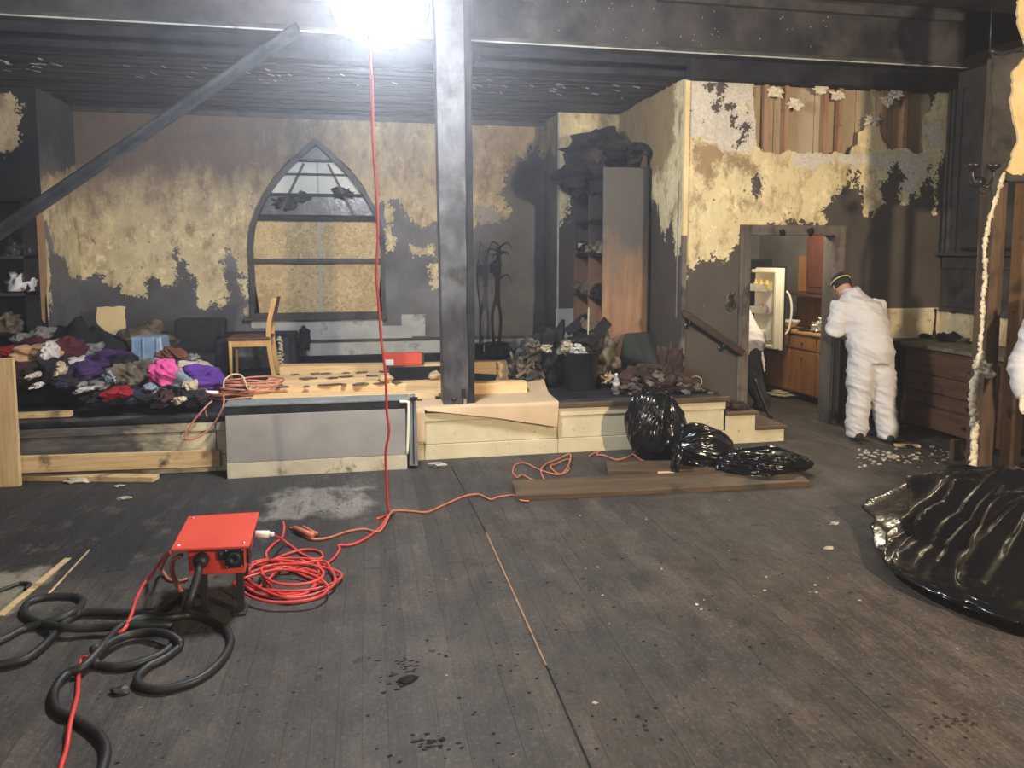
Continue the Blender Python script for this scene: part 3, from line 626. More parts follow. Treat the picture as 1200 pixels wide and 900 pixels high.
# arched window --------------------------------------------------------------------
w1 = setting('window_1', (-.6, YB, 1.0))
def arch(hw, z0, zs, za, n=9, cx=-.605):
    L = [(cx-hw, z0), (cx-hw*.985, (z0+zs)/2)]
    for i in range(n+1):
        t = i/n; L.append((cx-hw*(1-t**1.95), zs+(za-zs)*t))
    Rr = [(2*cx-a, b) for a, b in L[:-1]][::-1]
    return L + Rr
out_, in_ = arch(.83, .99, 1.85, 3.20, cx=-.60), arch(.775, 1.04, 1.85, 3.11, cx=-.60)
m_ = MB(); n = len(out_)
for d0 in (0,):
    vs = [(a, YB-.05, b) for a, b in out_] + [(a, YB-.05, b) for a, b in in_] + [(a, YB+.10, b) for a, b in out_] + [(a, YB+.10, b) for a, b in in_]
    fs = []
    for i in range(n):
        j = (i+1) % n
        fs += [(i, j, n+j, n+i), (n+i, n+j, 3*n+j, 3*n+i), (j, i, 2*n+i, 2*n+j)]
    m_.add(vs, fs)
m_.build('frame', 'dark_trim', w1)
def hw_at(z):
    for (a, b), (c, d) in zip(in_, in_[1:]):
        if b <= z <= d and a < -.605: return -.605-(a+(c-a)*(z-b)/max(d-b, 1e-6))
    return .7
zz = lambda py: U(372, py, Y=YB+.03).z
# panes between the bars, each its own piece
rows = [(zz(367), zz(309), 'osb'), (zz(303), zz(259), 'osb'), (zz(252), zz(230), 'glass_dirty'), (zz(227), zz(206), 'glass_frosted'), (zz(203), zz(189), 'glass_frosted'), (zz(187), zz(172), 'glass_dirty')]
for z0, z1, mt in rows:
    h0, h1 = hw_at(z0)+.02, hw_at(z1)+.02
    for sgn in (-1, 1):
        x0, x1 = (-.605+sgn*h0), (-.605+sgn*h1)
        cxx = -.59
        poly = [(x0, z0), (cxx, z0), (cxx, z1), (x1, z1)] if sgn < 0 else [(cxx, z0), (x0, z0), (x1, z1), (cxx, z1)]
        m_ = MB(); m_.prism(poly, YB+.045, YB+.058)
        m_.build('strand_board' if mt == 'osb' else 'pane', mt, w1)
for py0, py1, mt in ((253, 259, 'black_char'), (303, 308.5, 'dark_trim'), (227, 230, 'black_char'), (203.5, 205.5, 'black_char'), (187, 190, 'black_char'), (366, 373, 'black_char')):
    za_, zb_ = zz(py1), zz(py0); h = hw_at((za_+zb_)/2)+.01
    m_ = MB(); m_.b2(-.605-h, -.605+h, YB-.01, YB+.05, za_, zb_); m_.build('cross_bar', mt, w1)
m_ = MB(); m_.b2(-.60, -.565, YB+.02, YB+.045, zz(367), zz(259)); m_.build('mullion', 'bar_pale', w1)
m_ = MB(); m_.b2(-.60, -.575, YB+.02, YB+.045, zz(227), zz(189)); m_.build('mullion', 'bar_pale', w1)
for sg in (-1, 1):   # slanting sash pieces either side of the light panes
    m_ = MB(); a = (-.605+sg*(hw_at(zz(229))-.10), YB+.03, zz(252)); b = (-.605+sg*(hw_at(zz(189))-.06), YB+.03, zz(192)); m_.beam(a, b, .03, .03, (0, 1, 0)); m_.build('sash_bar', 'dark_trim', w1)
for cx_, cz_, s_ in ((-.98, zz(238), .14), (-.28, zz(226), .12), (-.8, zz(231), .10)):   # soot flakes still on the glass
    m_ = MB(); m_.blob((cx_, YB+.04, cz_), (s_, .008, s_*.55), .6, 3, 2.4, int(cx_*50)); m_.build('charred_flake', 'black_char', w1)
m_ = MB(); m_.b2(-1.5, .24, YB-.09, YB+.02, .955, .99); m_.build('sill', 'dark_trim', w1, bevel=.004)
m_ = MB(); m_.b2(-1.42, .18, YB-.03, YB, .86, .955); m_.build('apron', 'grey_board', w1)
bb = setting('baseboard_back', (.5, YB, ST))
for a, nm, mt in (((-1.2, 2.3, YB-.035, YB, .70, .86), 'upper_board', 'grey_board'), ((-1.2, 2.3, YB-.055, YB, .665, .70), 'cap_rail', 'dark_trim'), ((-1.2, 2.3, YB-.04, YB, .50, .665), 'lower_board', 'grey_board'), ((-6, 2.3, YB-.06, YB, ST, .50), 'shoe_strip', 'black_char')):
    if nm == 'upper_board': a = (-1.2, .55, YB-.035, YB, .70, .86)
    m_ = MB(); m_.b2(*a); m_.build(nm, mt, bb, bevel=.003)
m_ = MB(); m_.b2(.42, .72, YB-.02, YB, .72, 1.0); m_.build('square_patch', 'grey_board', bb)
m_ = MB(); m_.b2(2.28, 2.7, YW-.02, YW+.0, .5, 1.1); m_.build('end_board', 'grey_board', bb)

# platform --------------------------------------------------------------------------
stage = thing('stage_platform', (0, SF, 0), 'low raised platform with cream panelled front and dark boarded top across the room', 'platform')
SR = 3.25
m_ = MB(); m_.b2(-6.2, SR-.02, SF+.05, YB+.02, 0, .40); m_.b2(SR-.02, XS+.02, SF+.05, YR, 0, .40); m_.build('core', 'black_char', stage)
y = SF+.02; 
while y < YB:
    yy = min(y+.139, YB); m_ = MB(); m_.b2(-6.2, SR if y < YR-.1 else XS+.02, y, yy-.004, .40, ST+random.uniform(-.002, .001)); m_.build('deck_board', 'grey_char' if y < SF+.1 else 'black_char', stage); y += .139
m_ = MB(); m_.b2(1.64, SR+.03, SF-.03, SF+.02, .405, ST+.003); m_.build('nosing', 'dark_plank', stage, bevel=.006)
m_ = MB(); m_.b2(-6.2, 1.64, SF-.02, SF+.02, .415, ST); m_.build('nosing', 'black_char', stage, bevel=.006)
xs = [-4.2, -1.23, .46, 1.64, SR]
for i in range(len(xs)-1):
    a, b = xs[i], xs[i+1]
    m_ = MB(); m_.b2(a, b-.008, SF-.012, SF+.05, .335, .405); m_.build('top_rail', 'fascia_paint', stage, bevel=.003)
    m_ = MB(); m_.b2(a, b-.008, SF, SF+.05, .135, .33); m_.build('fascia_panel', 'fascia_paint', stage, bevel=.003)
    m_ = MB(); m_.b2(a, b-.004, SF-.015, SF+.05, .0, .13); m_.build('plinth_board', 'fascia_paint', stage, bevel=.003)
for i, (x1, zt) in enumerate(((SR+.30, .30), (SR+.60, .15))):
    m_ = MB(); m_.b2(SR+.30*i, x1, SF, YR-.01, 0, zt-.03); m_.build('step_riser', 'fascia_paint', stage)
    m_ = MB(); m_.b2(SR+(0 if i == 0 else .30)-.0, x1+.03, SF-.02, YR-.01, zt-.03, zt); m_.build('step_tread', 'dark_plank', stage, bevel=.005)
m_ = MB(); m_.b2(SR-.02, SR, SF, YR, 0, .40); m_.build('end_riser', 'black_char', stage)

# handrail
hr = thing('handrail', (3.4, YR-.08, 1.0), 'dark sloping wooden handrail fixed to the wall above the steps', 'handrail')
a, b = U(800, 366, Y=YR-.08), U(871, 414, Y=YR-.08)
m_ = MB(); m_.beam(a, b, .05, .07, (0, 0, 1)); m_.build('rail', 'rail_brown', hr, bevel=.008)
for t in (.12, .68):
    p = a.lerp(b, t); m_ = MB(); m_.tube([p+Vector((0, 0, -.03)), p+Vector((0, .02, -.08)), p+Vector((0, .075, -.09))], .011, 8); m_.lathe([(.03, 0), (.03, .01)], (p.x, YR-.018, p.z-.09), 12, 'Y'); m_.build('bracket', 'dark_steel', hr)
ho = thing('burnt_outlet_hole', U(856, 353, Y=YR), 'burnt out oval socket hole in the wall above the handrail', 'socket')
p = WORLD[ho.name]
m_ = MB(); m_.blob((p.x, YR-.005, p.z), (.055, .014, .10), .25, 3, 2, 4); m_.build('plaster_rim', 'debris_brown', ho)
m_ = MB(); m_.blob((p.x, YR-.013, p.z), (.035, .012, .075), .3, 3, 2, 5); m_.build('charred_hollow', 'black_char', ho)

# wooden column ----------------------------------------------------------------------
cl = thing('column', (.80, 6.5, ST), 'thick charred square column standing on the front edge of the platform', 'column')
m_ = MB()
def colrow(z, x0, x1, y0, y1): return [(x0, y0, z), (x1, y0, z), (x1, y1, z), (x0, y1, z)]
vs = []; N_ = 44
xa, xb = U(520, 476, Y=6.37).x, U(549, 476, Y=6.37).x
for i in range(N_):
    z = ST + (4.25-ST)*i/(N_-1); wob = mn.noise(Vector((0, 0, z*1.3)))*.012
    wob2 = mn.noise(Vector((4, 0, z*1.9)))*.014
    lean = -.055*(z-ST)/3.8
    vs += colrow(z, xa+wob+lean, xb+wob2+lean*.4, 6.37, 6.60)
fs = [(i*4+k, i*4+(k+1) % 4, (i+1)*4+(k+1) % 4, (i+1)*4+k) for i in range(N_-1) for k in range(4)] + [(3, 2, 1, 0)]
m_.add(vs, fs); m_.build('shaft', 'grey_char', cl, bevel=.006)
m_ = MB(); vs = []
for i in range(N_):
    z = ST + (4.25-ST)*i/(N_-1); wob2 = mn.noise(Vector((4, 0, z*1.9)))*.014; w3 = mn.noise(Vector((9, 0, z*2.5)))*.012; lean = -.022*(z-ST)/3.8
    vs += colrow(z, xb+wob2+lean+.001, xb+.062+w3+lean, 6.395, 6.62)
m_.add(vs, fs); m_.build('shaded_side_board', 'black_char', cl)  # side turned from the lamp, its shade put into a darker colour
for px, py, w_, h_ in ((543, 461, .018, .04), ):
    p = U(px, py, Y=6.368); m_ = MB(); m_.b2(p.x-w_, p.x+w_, 6.362, 6.372, p.z-h_, p.z+h_); m_.build('slot', 'black_plastic', cl)
p = U(532, 468, Y=6.366); m_ = MB(); m_.lathe([(.018, -.004), (.018, .006)], (p.x, 6.366, p.z), 14, 'Y'); m_.build('bolt_hole', 'black_plastic', cl)
p = U(545, 470, Y=6.366); m_ = MB(); m_.b2(p.x-.012, p.x+.012, 6.360, 6.371, p.z-.06, p.z+.02); m_.build('metal_plate', 'steel', cl)

# hanging metal strut ----------------------------------------------------------------
a, b = U(-20, 285, Y=6.2), U(350, 33, Y=6.7)
m_ = MB(); m_.beam(a, b, .12, .018, (0, .7, 1)); m_.beam(a+Vector((0, -.03, -.02)), b+Vector((0, -.03, -.02)), .012, .05, (0, .5, 1))
tag(m_.build('metal_strut', 'dark_steel'), 'grey metal strip hanging diagonally from the beam at upper left', 'metal strip')

def ragged(poly, amp=.02, step=.05, seed=0):
    out = []; n = len(poly)
    for i in range(n):
        a, b = Vector((poly[i][0], poly[i][1], 0)), Vector((poly[(i+1) % n][0], poly[(i+1) % n][1], 0)); k = max(1, int((b-a).length/step)); nn = (b-a).orthogonal().normalized() if (b-a).length > 1e-6 else Vector((0, 0, 0)); d = (b-a).normalized(); nn = Vector((-d.y, d.x, 0))
        for j in range(k):
            p = a.lerp(b, j/k); q = p + nn*(mn.noise(p*7+Vector((seed, 0, 0)))*1.6+mn.noise(p*23+Vector((0, seed, 0))))*amp; out.append((q.x, q.y))
    return out
# studs and torn partition at right --------------------------------------------------
pt = setting('wall_partition_right', (5.0, 5.1, 0))
m_ = MB(); m_.b2(4.84, 4.93, 5.06, 5.20, 0, 3.3); m_.build('stud', 'stud_dark', pt, bevel=.003)
m_ = MB(); m_.b2(4.93, 5.02, 5.12, 5.20, 0, 3.3); m_.build('stud', 'stud_dark', pt, bevel=.003)
m_ = MB(); m_.b2(5.135, 5.20, 5.03, 5.17, 0, 4.2); m_.build('stud', 'stud_wood', pt, bevel=.003)
m_ = MB(); m_.b2(5.50, 5.56, 5.03, 5.17, 0, 4.2); m_.build('stud', 'stud_wood', pt, bevel=.003)
m_ = MB()
q = [U(*c_, Y=5.04) for c_ in ((1163, 62), (1215, 60), (1400, 50), (1400, 235), (1215, 218), (1196, 212), (1182, 214), (1172, 205), (1164, 235), (1160, 200), (1163, 130))]
m_.prism(ragged([(p.x, p.z) for p in q], .015), 5.035, 5.055); m_.build('plaster_sheet', 'dark_trim', pt)
m_ = MB(); q = [U(*c_, Y=5.02) for c_ in ((1188, 85), (1196, 70), (1230, 50), (1230, 205), (1200, 203), (1188, 204), (1180, 200), (1184, 190), (1190, 172), (1192, 150), (1188, 132), (1184, 118))]
m_.prism(ragged([(p.x, p.z) for p in q], .022, .03), 5.015, 5.033); m_.build('torn_paper_sheet', 'torn_paper', pt)
m_ = MB(); q = [U(*c_, Y=5.02) for c_ in ((1192, 0), (1230, -20), (1230, 40), (1200, 52), (1194, 30))]
m_.prism(ragged([(p.x, p.z) for p in q], .022, .03), 5.015, 5.033); m_.build('torn_paper_sheet', 'torn_paper', pt)
cr = MB(); random.seed(5)          # crust of old plaster running down the edge
pts = [(1176, 205), (1170, 222), (1163, 245), (1158, 265), (1154, 290), (1155, 320), (1152, 350), (1151, 380), (1149, 400), (1150, 418)]
P_ = catmull([U(*q, Y=5.04) for q in pts], 6)
for i, p in enumerate(P_): cr.blob((p.x, p.y, p.z), (.014+.012*random.random(), .014, .03), .5, 1, 2, i)
pts = [(1150, 415), (1147, 430), (1142, 450), (1140, 470), (1142, 500), (1141, 530), (1140, 552)]
P_ = catmull([U(*q, Y=5.02) for q in pts], 8)
for i, p in enumerate(P_): cr.blob((p.x, p.y, max(p.z, .02)), (.028+.015*random.random(), .02, .035), .5, 1, 2, i)
for px, py, r_ in ((1154, 432, .055), (1160, 438, .035), (1147, 428, .04)):
    p = U(px, py, Y=5.0); cr.blob(p, (r_, .03, r_), .5, 2, 2, px)
cr.build('plaster_crust', 'plaster_crust', pt)['kind'] = 'stuff'
# conduit
a, b, c_ = U(1160, 60, Y=5.0), U(1180, 62, Y=5.0), U(1215, 50, Y=5.0)
m_ = MB(); m_.tube([a, b, c_], .014, 8, 4); m_.tube([U(1162, 8, Y=5.0), a], .006, 6); tag(m_.build('burnt_conduit', 'dark_steel'), 'dark bent conduit under the ceiling at the upper right corner', 'pipe')
# sconce
p = U(1152, 205, Y=4.98)
sc = thing('wall_sconce', (p.x, p.y, p.z), 'blackened two arm wall sconce on the post at upper right', 'sconce')
m_ = MB(); m_.lathe([(.03, -.05), (.045, 0), (.03, .06)], (p.x, p.y+.05, p.z-.05), 12, 'Y'); m_.build('backplate', 'black_plastic', sc)
for s_ in (-1, 1):
    m_ = MB(); m_.tube([p+Vector((0, .04, -.06)), p+Vector((.05*s_, 0, -.09)), p+Vector((.09*s_, 0, -.02)), p+Vector((.09*s_, 0, .03))], .011, 8, 5); m_.build('arm', 'black_plastic', sc)
    m_ = MB(); m_.lathe([(.012, .0), (.02, .02), (.045, .035), (.06, .06), (.05, .062), (.02, .04)], p+Vector((.09*s_, 0, .02)), 14); m_.build('cup', 'black_plastic', sc)
m_ = MB(); m_.tube([p+Vector((.0, 0, -.06)), p+Vector((-.03, 0, -.12)), p+Vector((.02, 0, -.15)), p+Vector((.0, 0, -.2))], .005, 6, 4); m_.build('hanging_wire', 'black_plastic', sc)

# ------------------------------------------------------------------ hanging work light and its cord
L0 = LAMP_POS
wl_ = thing('hanging_work_light', (L0.x, L0.y, L0.z), 'blazing white work light hanging from the ceiling in the middle of the hall', 'work light')
m_ = MB(); m_.lathe([(.03, .34), (.09, .32), (.12, .24), (.27, .20), (.29, .17), (.28, .15)], L0, 28); m_.build('housing', 'dark_steel', wl_)
M('lit_diffuser', (1, 1, 1), None, 3, 0.4, bump=0, emit=(0.90, 0.94, 1.0), es=HANG_POWER)
m_ = MB(); m_.lathe([(.28, .16), (.30, .08), (.30, .0), (.27, -.09), (.20, -.17), (.10, -.22), (.01, -.235)], L0, 28); m_.build('diffuser', 'lit_diffuser', wl_)
m_ = MB(); m_.tube([L0+Vector((0, 0, .33)), L0+Vector((0, 0, .60)), L0+Vector((0, 0, .91))], .006, 6); m_.build('hanging_chain', 'dark_steel', wl_)
pts = [(432, 8, 4.72), (433, 60, 4.70), (436, 100, 4.72), (437, 160, 4.74), (440, 210, 4.78), (443, 270, 4.80), (441, 320, 4.82), (444, 360, 4.85), (447, 400, 4.87), (452, 440, 4.89), (453, 480, 4.9), (456, 505, 4.9), (452, 530, 4.92), (453, 560, 4.94), (454, 585, 4.96)]
P_ = [L0+Vector((0, -.15, .25))] + [U(a, b, Y=y) for a, b, y in pts] + [Vector((.115, 4.965, .012)), Vector((.09, 4.93, .008)), Vector((.03, 4.88, .008))]
m_ = MB(); m_.tube(P_, .0085, 8, 4)
tag(m_.build('drop_lead', 'red_cord'), 'long red power cord dropping straight down from the hanging work light to the floor', 'cord')

def floor_pts(px, z=.010, jit=.0):
    out = []
    for i, q in enumerate(px):
        zz_ = z + (q[2] if len(q) > 2 else 0); p = U(q[0], q[1], Z=zz_ if zz_ > .03 else 0); p.z = zz_
        out.append(p)
    return out

# ------------------------------------------------------------------ red power distribution box
BX, BY = -.79, 3.84
pb = thing('power_box', (BX, BY, 0), 'red steel power distribution box with flat lid and black sockets on the floor', 'power box')
lc = [U(200, 644, Z=.36), U(292, 640, Z=.36), U(304, 600, Z=.36), U(221, 605, Z=.36)]
m_ = MB(); m_.hexa([(p.x, p.y, .348) for p in lc] + [(p.x, p.y, .362) for p in lc]); m_.build('lid', 'red_paint', pb, bevel=.004)
for i, p in enumerate(lc):
    c_ = sum(lc, Vector())/4; q = p.lerp(c_, .16); m_ = MB(); m_.lathe([(.008, .36), (.008, .365), (.004, .367)], (q.x, q.y, 0), 10); m_.build('lid_screw', 'white_plastic' if i == 0 else 'steel', pb)
fl, fr_ = lc[0]+Vector((.065, .05, 0)), lc[1]+Vector((-.03, .05, 0)); bl, br_ = lc[3]+Vector((.02, -.04, 0)), lc[2]+Vector((-.03, -.04, 0))
m_ = MB(); m_.hexa([(p.x, p.y, .205) for p in (fl, fr_, br_, bl)] + [(p.x, p.y, .348) for p in (fl, fr_, br_, bl)]); m_.build('body', 'red_paint', pb, bevel=.006)
def face(t, z): p = fl.lerp(fr_, t); return Vector((p.x, p.y-.003, z))
p = face(.24, .285); inl = MB(); inl.lathe([(.036, .006), (.036, -.03), (.030, -.035), (.030, -.05)], p, 18, 'Y'); inl = inl.build('inlet_plug', 'rubber', pb)
for t, z, w_, h_ in ((.60, .305, .034, .05),):
    p = face(t, z); m_ = MB(); m_.b2(p.x-w_/2, p.x+w_/2, p.y-.008, p.y+.01, p.z-h_/2, p.z+h_/2); so = m_.build('breaker_cover', 'black_plastic', pb, bevel=.002)
    m_ = MB(); m_.b2(p.x-.006, p.x+.004, p.y-.012, p.y-.007, p.z+.005, p.z+.015); m_.build('indicator', 'steel', so)
p = face(.82, .288); m_ = MB(); m_.b2(p.x-.044, p.x+.044, p.y-.010, p.y+.01, p.z-.048, p.z+.05); so = m_.build('socket_plate', 'black_plastic', pb, bevel=.003)
m_ = MB(); m_.lathe([(.034, .0), (.034, -.018), (.028, -.022), (.010, -.022), (.010, -.008)], (p.x, p.y-.008, p.z+.004), 20, 'Y'); m_.build('twist_socket', 'rubber', so)
for dx in (-.036, .036):
    for dz in (-.04, .04):
        m_ = MB(); m_.lathe([(.005, 0), (.004, -.004)], (p.x+dx, p.y-.009, p.z+dz), 8, 'Y'); m_.build('screw', 'steel', so)
for z in (.25, .30):
    m_ = MB(); m_.b2(fr_.x-.002, fr_.x+.010, fr_.y+.06, fr_.y+.14, z-.018, z+.018); m_.build('side_socket', 'black_plastic', pb, bevel=.002)
p = U(316, 624, Z=.26); m_ = MB(); m_.tube([(fr_.x, br_.y-.05, .27), (fr_.x+.07, br_.y-.05, .265)], .019, 12); m_.tube([(fr_.x+.07, br_.y-.05, .265), (fr_.x+.095, br_.y-.05, .262)], .012, 10); m_.build('side_plug', 'white_plastic', pb)
for x, y in ((fl.x+.06, fl.y+.03), (fr_.x-.03, fr_.y+.03), (bl.x+.04, bl.y-.04), (br_.x-.04, br_.y-.04)):
    m_ = MB(); m_.box((x, y, .105), (.035, .028, .205)); m_.b2(x-.03, x+.03, y-.05, y+.05, 0, .014); m_.build('leg', 'rubber', pb, bevel=.003)
m_ = MB(); m_.tube([(bl.x+.02, bl.y-.3, .28), (bl.x-.03, bl.y-.26, .24), (bl.x-.05, bl.y-.2, .14), (bl.x-.02, bl.y-.15, .02)], .012, 8, 5); m_.build('rear_handle', 'orange_cord', pb)

# red cord heap right of the box
random.seed(3)
pts = [(318, 626, .20), (330, 632, .05), (340, 641), (352, 650), (367, 657), (378, 655), (374, 648), (358, 646), (340, 650), (322, 657), (306, 664), (295, 662), (310, 658), (322, 661)]
for i in range(6):
    cx_ = (330, 338, 345, 330, 342, 335)[i]; cy_ = (685, 680, 676, 688, 672, 682)[i]; rx = (48, 55, 52, 50, 36, 44)[i]; ry = (16, 19, 22, 20, 13, 17)[i]
    for k in range(9):
        a = 2*PI*k/9 + i*.9; pts.append((cx_+rx*math.cos(a)*(1+.12*random.uniform(-1, 1)), cy_-ry*math.sin(a)*(1+.15*random.uniform(-1, 1)), .010*(i % 5) + random.random()*.006))
pts += [(330, 668, .02), (316, 660), (312, 650), (320, 640), (330, 632), (333, 622), (332, 613)]
m_ = MB(); m_.tube(floor_pts(pts), .0078, 7, 6)
tag(m_.build('tangled_cord', 'red_cord'), 'tangled heap of red cord on the floor right of the red power box', 'cord')
m_ = MB(); pts = [(352, 662, .02), (375, 665), (390, 657, .0), (398, 646), (397, 641), (412, 640), (430, 632), (445, 620), (455, 608, .012), (460, 602, .01)]
m_.tube(floor_pts(pts), .0075, 7, 6); tag(m_.build('red_lead', 'red_cord'), 'single red lead running from the cord heap up to the foot of the hanging cord', 'cord')
m_ = MB(); pts = [(340, 620), (348, 624), (358, 631), (368, 634), (385, 632), (410, 624), (428, 622), (442, 625), (450, 618, .0), (458, 606, .02), (466, 600, .0), (484, 601), (500, 602), (515, 596), (530, 589), (545, 583), (560, 581), (570, 585), (576, 587), (584, 584), (600, 582), (606, 584), (610, 588), (620, 589)]
m_.tube(floor_pts(pts), .0075, 7, 6); tag(m_.build('orange_extension_lead', 'orange_cord'), 'thin orange lead wandering across the floor to the end of the long brown board', 'cord')
m_ = MB(); q0, q1 = U(345, 624, Z=0), U(367, 633, Z=0); m_.tube([(q0.x, q0.y, .03), (q1.x, q1.y, .03)], .018, 10); m_.tube([(q0.x+.05, q0.y+.04, .02), (q1.x+.02, q1.y+.05, .02)], .01, 8)
tag(m_.build('orange_connector', 'orange_cord'), 'orange plug connector lying behind the tangled red cord', 'connector')

# cords left of the box
m_ = MB(); pts = [(200, 647, .33), (192, 653, .25), (184, 664, .12), (176, 676, .03), (168, 688), (160, 704), (154, 720, .045), (146, 737, .04), (133, 752, .02), (120, 760, .0), (106, 769, .03), (96, 780, .02), (92, 796, .0), (91, 815, .0), (88, 835, .02), (83, 855, .02), (78, 880), (72, 900), (64, 935), (50, 990)]
m_.tube(floor_pts([(p[0], p[1], p[2] if len(p) > 2 else 0) for p in pts]), .0085, 8, 6)
tag(m_.build('red_feed_cord', 'red_cord'), 'red cord running from the power box over the black cables towards the lower left corner', 'cord')
m_ = MB(); pts = [(201, 648, .31), (196, 652, .22), (190, 664, .10), (190, 674, .02), (198, 681), (210, 683), (220, 681)]
m_.tube(floor_pts(pts), .008, 7, 6); tag(m_.build('orange_lead_end', 'orange_cord'), 'short orange lead looping under the left side of the power box', 'cord')
P_ = [Vector((face(.24, .285).x, fl.y-.05, .285)), Vector((face(.24, .2).x-.0, fl.y-.12, .24)), Vector((face(.2, .2).x-.03, fl.y-.17, .12))]
P_ += floor_pts([(216, 702, .012), (200, 714, .012), (186, 721, .012), (150, 723, .012), (115, 722, .012), (97, 723, .012), (84, 728, .012), (70, 742, .012), (57, 757, .014), (42, 770, .012), (28, 779, .012), (0, 785, .012), (-40, 788, .012)])
m_ = MB(); m_.tube(P_, .019, 10, 6); tag(m_.build('black_feeder_cable', 'rubber'), 'thick black cable plugged into the front of the red power box', 'cable')
pts = [(-30, 762), (0, 755), (30, 740), (60, 728, .02), (85, 718, .025), (97, 709), (90, 703), (72, 702), (50, 704), (32, 711), (29, 722), (40, 731), (72, 735, .03), (110, 736, .02), (150, 733, .03), (190, 732, .02), (204, 739), (203, 757), (190, 770), (172, 778), (152, 784), (134, 786), (116, 783), (110, 772, .02), (122, 758, .03), (145, 746, .02), (170, 741, .02), (195, 743, .035), (210, 752, .02), (208, 764), (192, 776), (174, 785), (162, 797), (163, 807), (178, 812), (200, 811), (233, 800), (258, 780), (270, 758), (266, 743), (250, 732), (225, 725), (200, 723, .025), (176, 723, .02), (152, 728, .03), (134, 741, .03), (118, 760, .035), (98, 781, .02), (78, 797, .01), (64, 814), (66, 835), (90, 848), (112, 862), (124, 880), (122, 900), (112, 925), (90, 960)]
m_ = MB(); m_.tube(floor_pts(pts, .015), .0185, 10, 6); tag(m_.build('black_looped_cable', 'rubber'), 'thick black cable lying in wide loops on the floor at lower left', 'cable')
p = U(113, 773, Z=0); m_ = MB(); m_.tube([(p.x-.012, p.y-.015, .05), (p.x+.012, p.y+.012, .05)], .0205, 10); tag(m_.build('green_tape', 'green_black'), 'small band of greenish tape wound round the looped black cable', 'tape')
m_ = MB(); pts = [(0, 694), (12, 690), (24, 686), (35, 687), (30, 692)]; m_.tube(floor_pts([(-40, 702)]+pts), .011, 8, 5); tag(m_.build('thin_black_lead', 'rubber'), 'short dark lead crossing the torn strip at the left edge of the floor', 'cable')

# pink-orange cord coil on the platform
random.seed(11); c0 = U(278, 464, Z=.5); m_ = MB()
P_ = []
for i in range(72):
    a = 2*PI*i/12+.15; k = i//12
    P_.append(Vector((c0.x+.02+(.26+.05*random.uniform(-1, 1))*math.cos(a)+.02*k, c0.y+.12+(.15+.03*random.uniform(-1, 1))*math.sin(a), ST+.02+.028*k+.02*random.random())))
m_.tube(P_, .0085, 7, 4)
tag(m_.build('coiled_cord', 'pink_cord'), 'loose coil of dull pink cord on the platform edge beside the clothes', 'cord')
m_ = MB(); P_ = [U(248, 470, Y=6.40), U(240, 478, Y=6.26), U(228, 492, Y=6.24), U(219, 505, Y=6.24), U(217, 513, Y=6.24), U(228, 514, Y=6.24), U(244, 504, Y=6.24), U(255, 490, Y=6.24), U(262, 474, Y=6.26), U(262, 462, Y=6.40)]
for p in P_: p.y = min(p.y, 6.45)
m_.tube(P_, .0075, 7, 5); m_.tube([U(*q, Y=6.3) for q in ((240, 478), (243, 490), (250, 495), (262, 493), (272, 488))], .006, 6, 5)
tag(m_.build('drooping_cord_loop', 'pink_cord'), 'loop of dull pink cord hanging down over the platform front below the coil', 'cord')
m_ = MB(); P_ = [U(262, 455, Y=6.75), U(263, 446, Y=6.8), U(272, 439, Y=6.85), U(283, 440, Y=6.9), U(288, 449, Y=6.85), U(291, 456, Y=6.85), U(300, 452, Y=7.0), U(306, 447, Y=7.0)]
m_.tube(P_, .008, 7, 6); tag(m_.build('pale_cord_loop', 'pale_cord'), 'pale upright loop of cord rising above the pink coil', 'cord')
p = U(240, 460, Y=6.6); m_ = MB(); m_.tube([p, p+Vector((.11, .0, -.005))], [.02, .014], 10); tag(m_.build('white_plug', 'white_plastic'), 'white plug at the left end of the pink cord coil', 'plug')

# orange tangle near the steps
m_ = MB(); pts = [(639, 566), (634, 556, .02), (640, 545), (652, 540), (668, 536, .02), (667, 545), (666, 553), (655, 557), (645, 551, .02), (652, 545), (663, 540), (668, 545, .02), (658, 557), (640, 556, .01), (628, 550), (615, 544), (604, 546), (601, 555), (606, 561), (612, 558), (622, 563), (634, 566)]
m_.tube(floor_pts(pts), .0065, 7, 6); tag(m_.build('orange_cord_tangle', 'orange_cord'), 'small tangle of orange cord on the floor before the platform', 'cord')
m_ = MB(); pts = [(690, 536), (697, 532), (703, 530), (699, 534), (708, 535), (722, 540), (735, 537), (742, 534), (751, 540), (762, 542), (780, 538)]
m_.tube(floor_pts(pts), .0065, 7, 6); tag(m_.build('orange_cord_end', 'orange_cord'), 'orange cord curling out from under the upright trash bag', 'cord')

# ------------------------------------------------------------------ chest freezer lying against the platform
fz = thing('appliance_panel', (-.36, 6.1, 0), 'large grey steel appliance cabinet lying against the front of the platform', 'appliance')
x0, x1, yf = -1.12, .30, 6.05
m_ = MB(); m_.b2(x0, x1, yf+.012, yf+.20, .0, .57); m_.build('carcass', 'freezer_frame', fz, bevel=.01)
m_ = MB(); m_.b2(x0+.01, x1-.015, yf-.01, yf+.012, .125, .505); m_.build('front_panel', 'freezer_grey', fz, bevel=.003)
m_ = MB(); m_.b2(x0+.01, x1-.015, yf-.008, yf+.012, .507, .570); m_.build('dark_header', 'black_char', fz)
m_ = MB(); m_.b2(x0+.01, x1-.005, yf-.012, yf+.012, .0, .122); m_.build('cream_foot_panel', 'freezer_foot', fz, bevel=.003)
m_ = MB(); m_.b2(x0, x1+.02, yf-.012, yf+.20, .572, .590); m_.build('top_rim', 'freezer_frame', fz, bevel=.004)
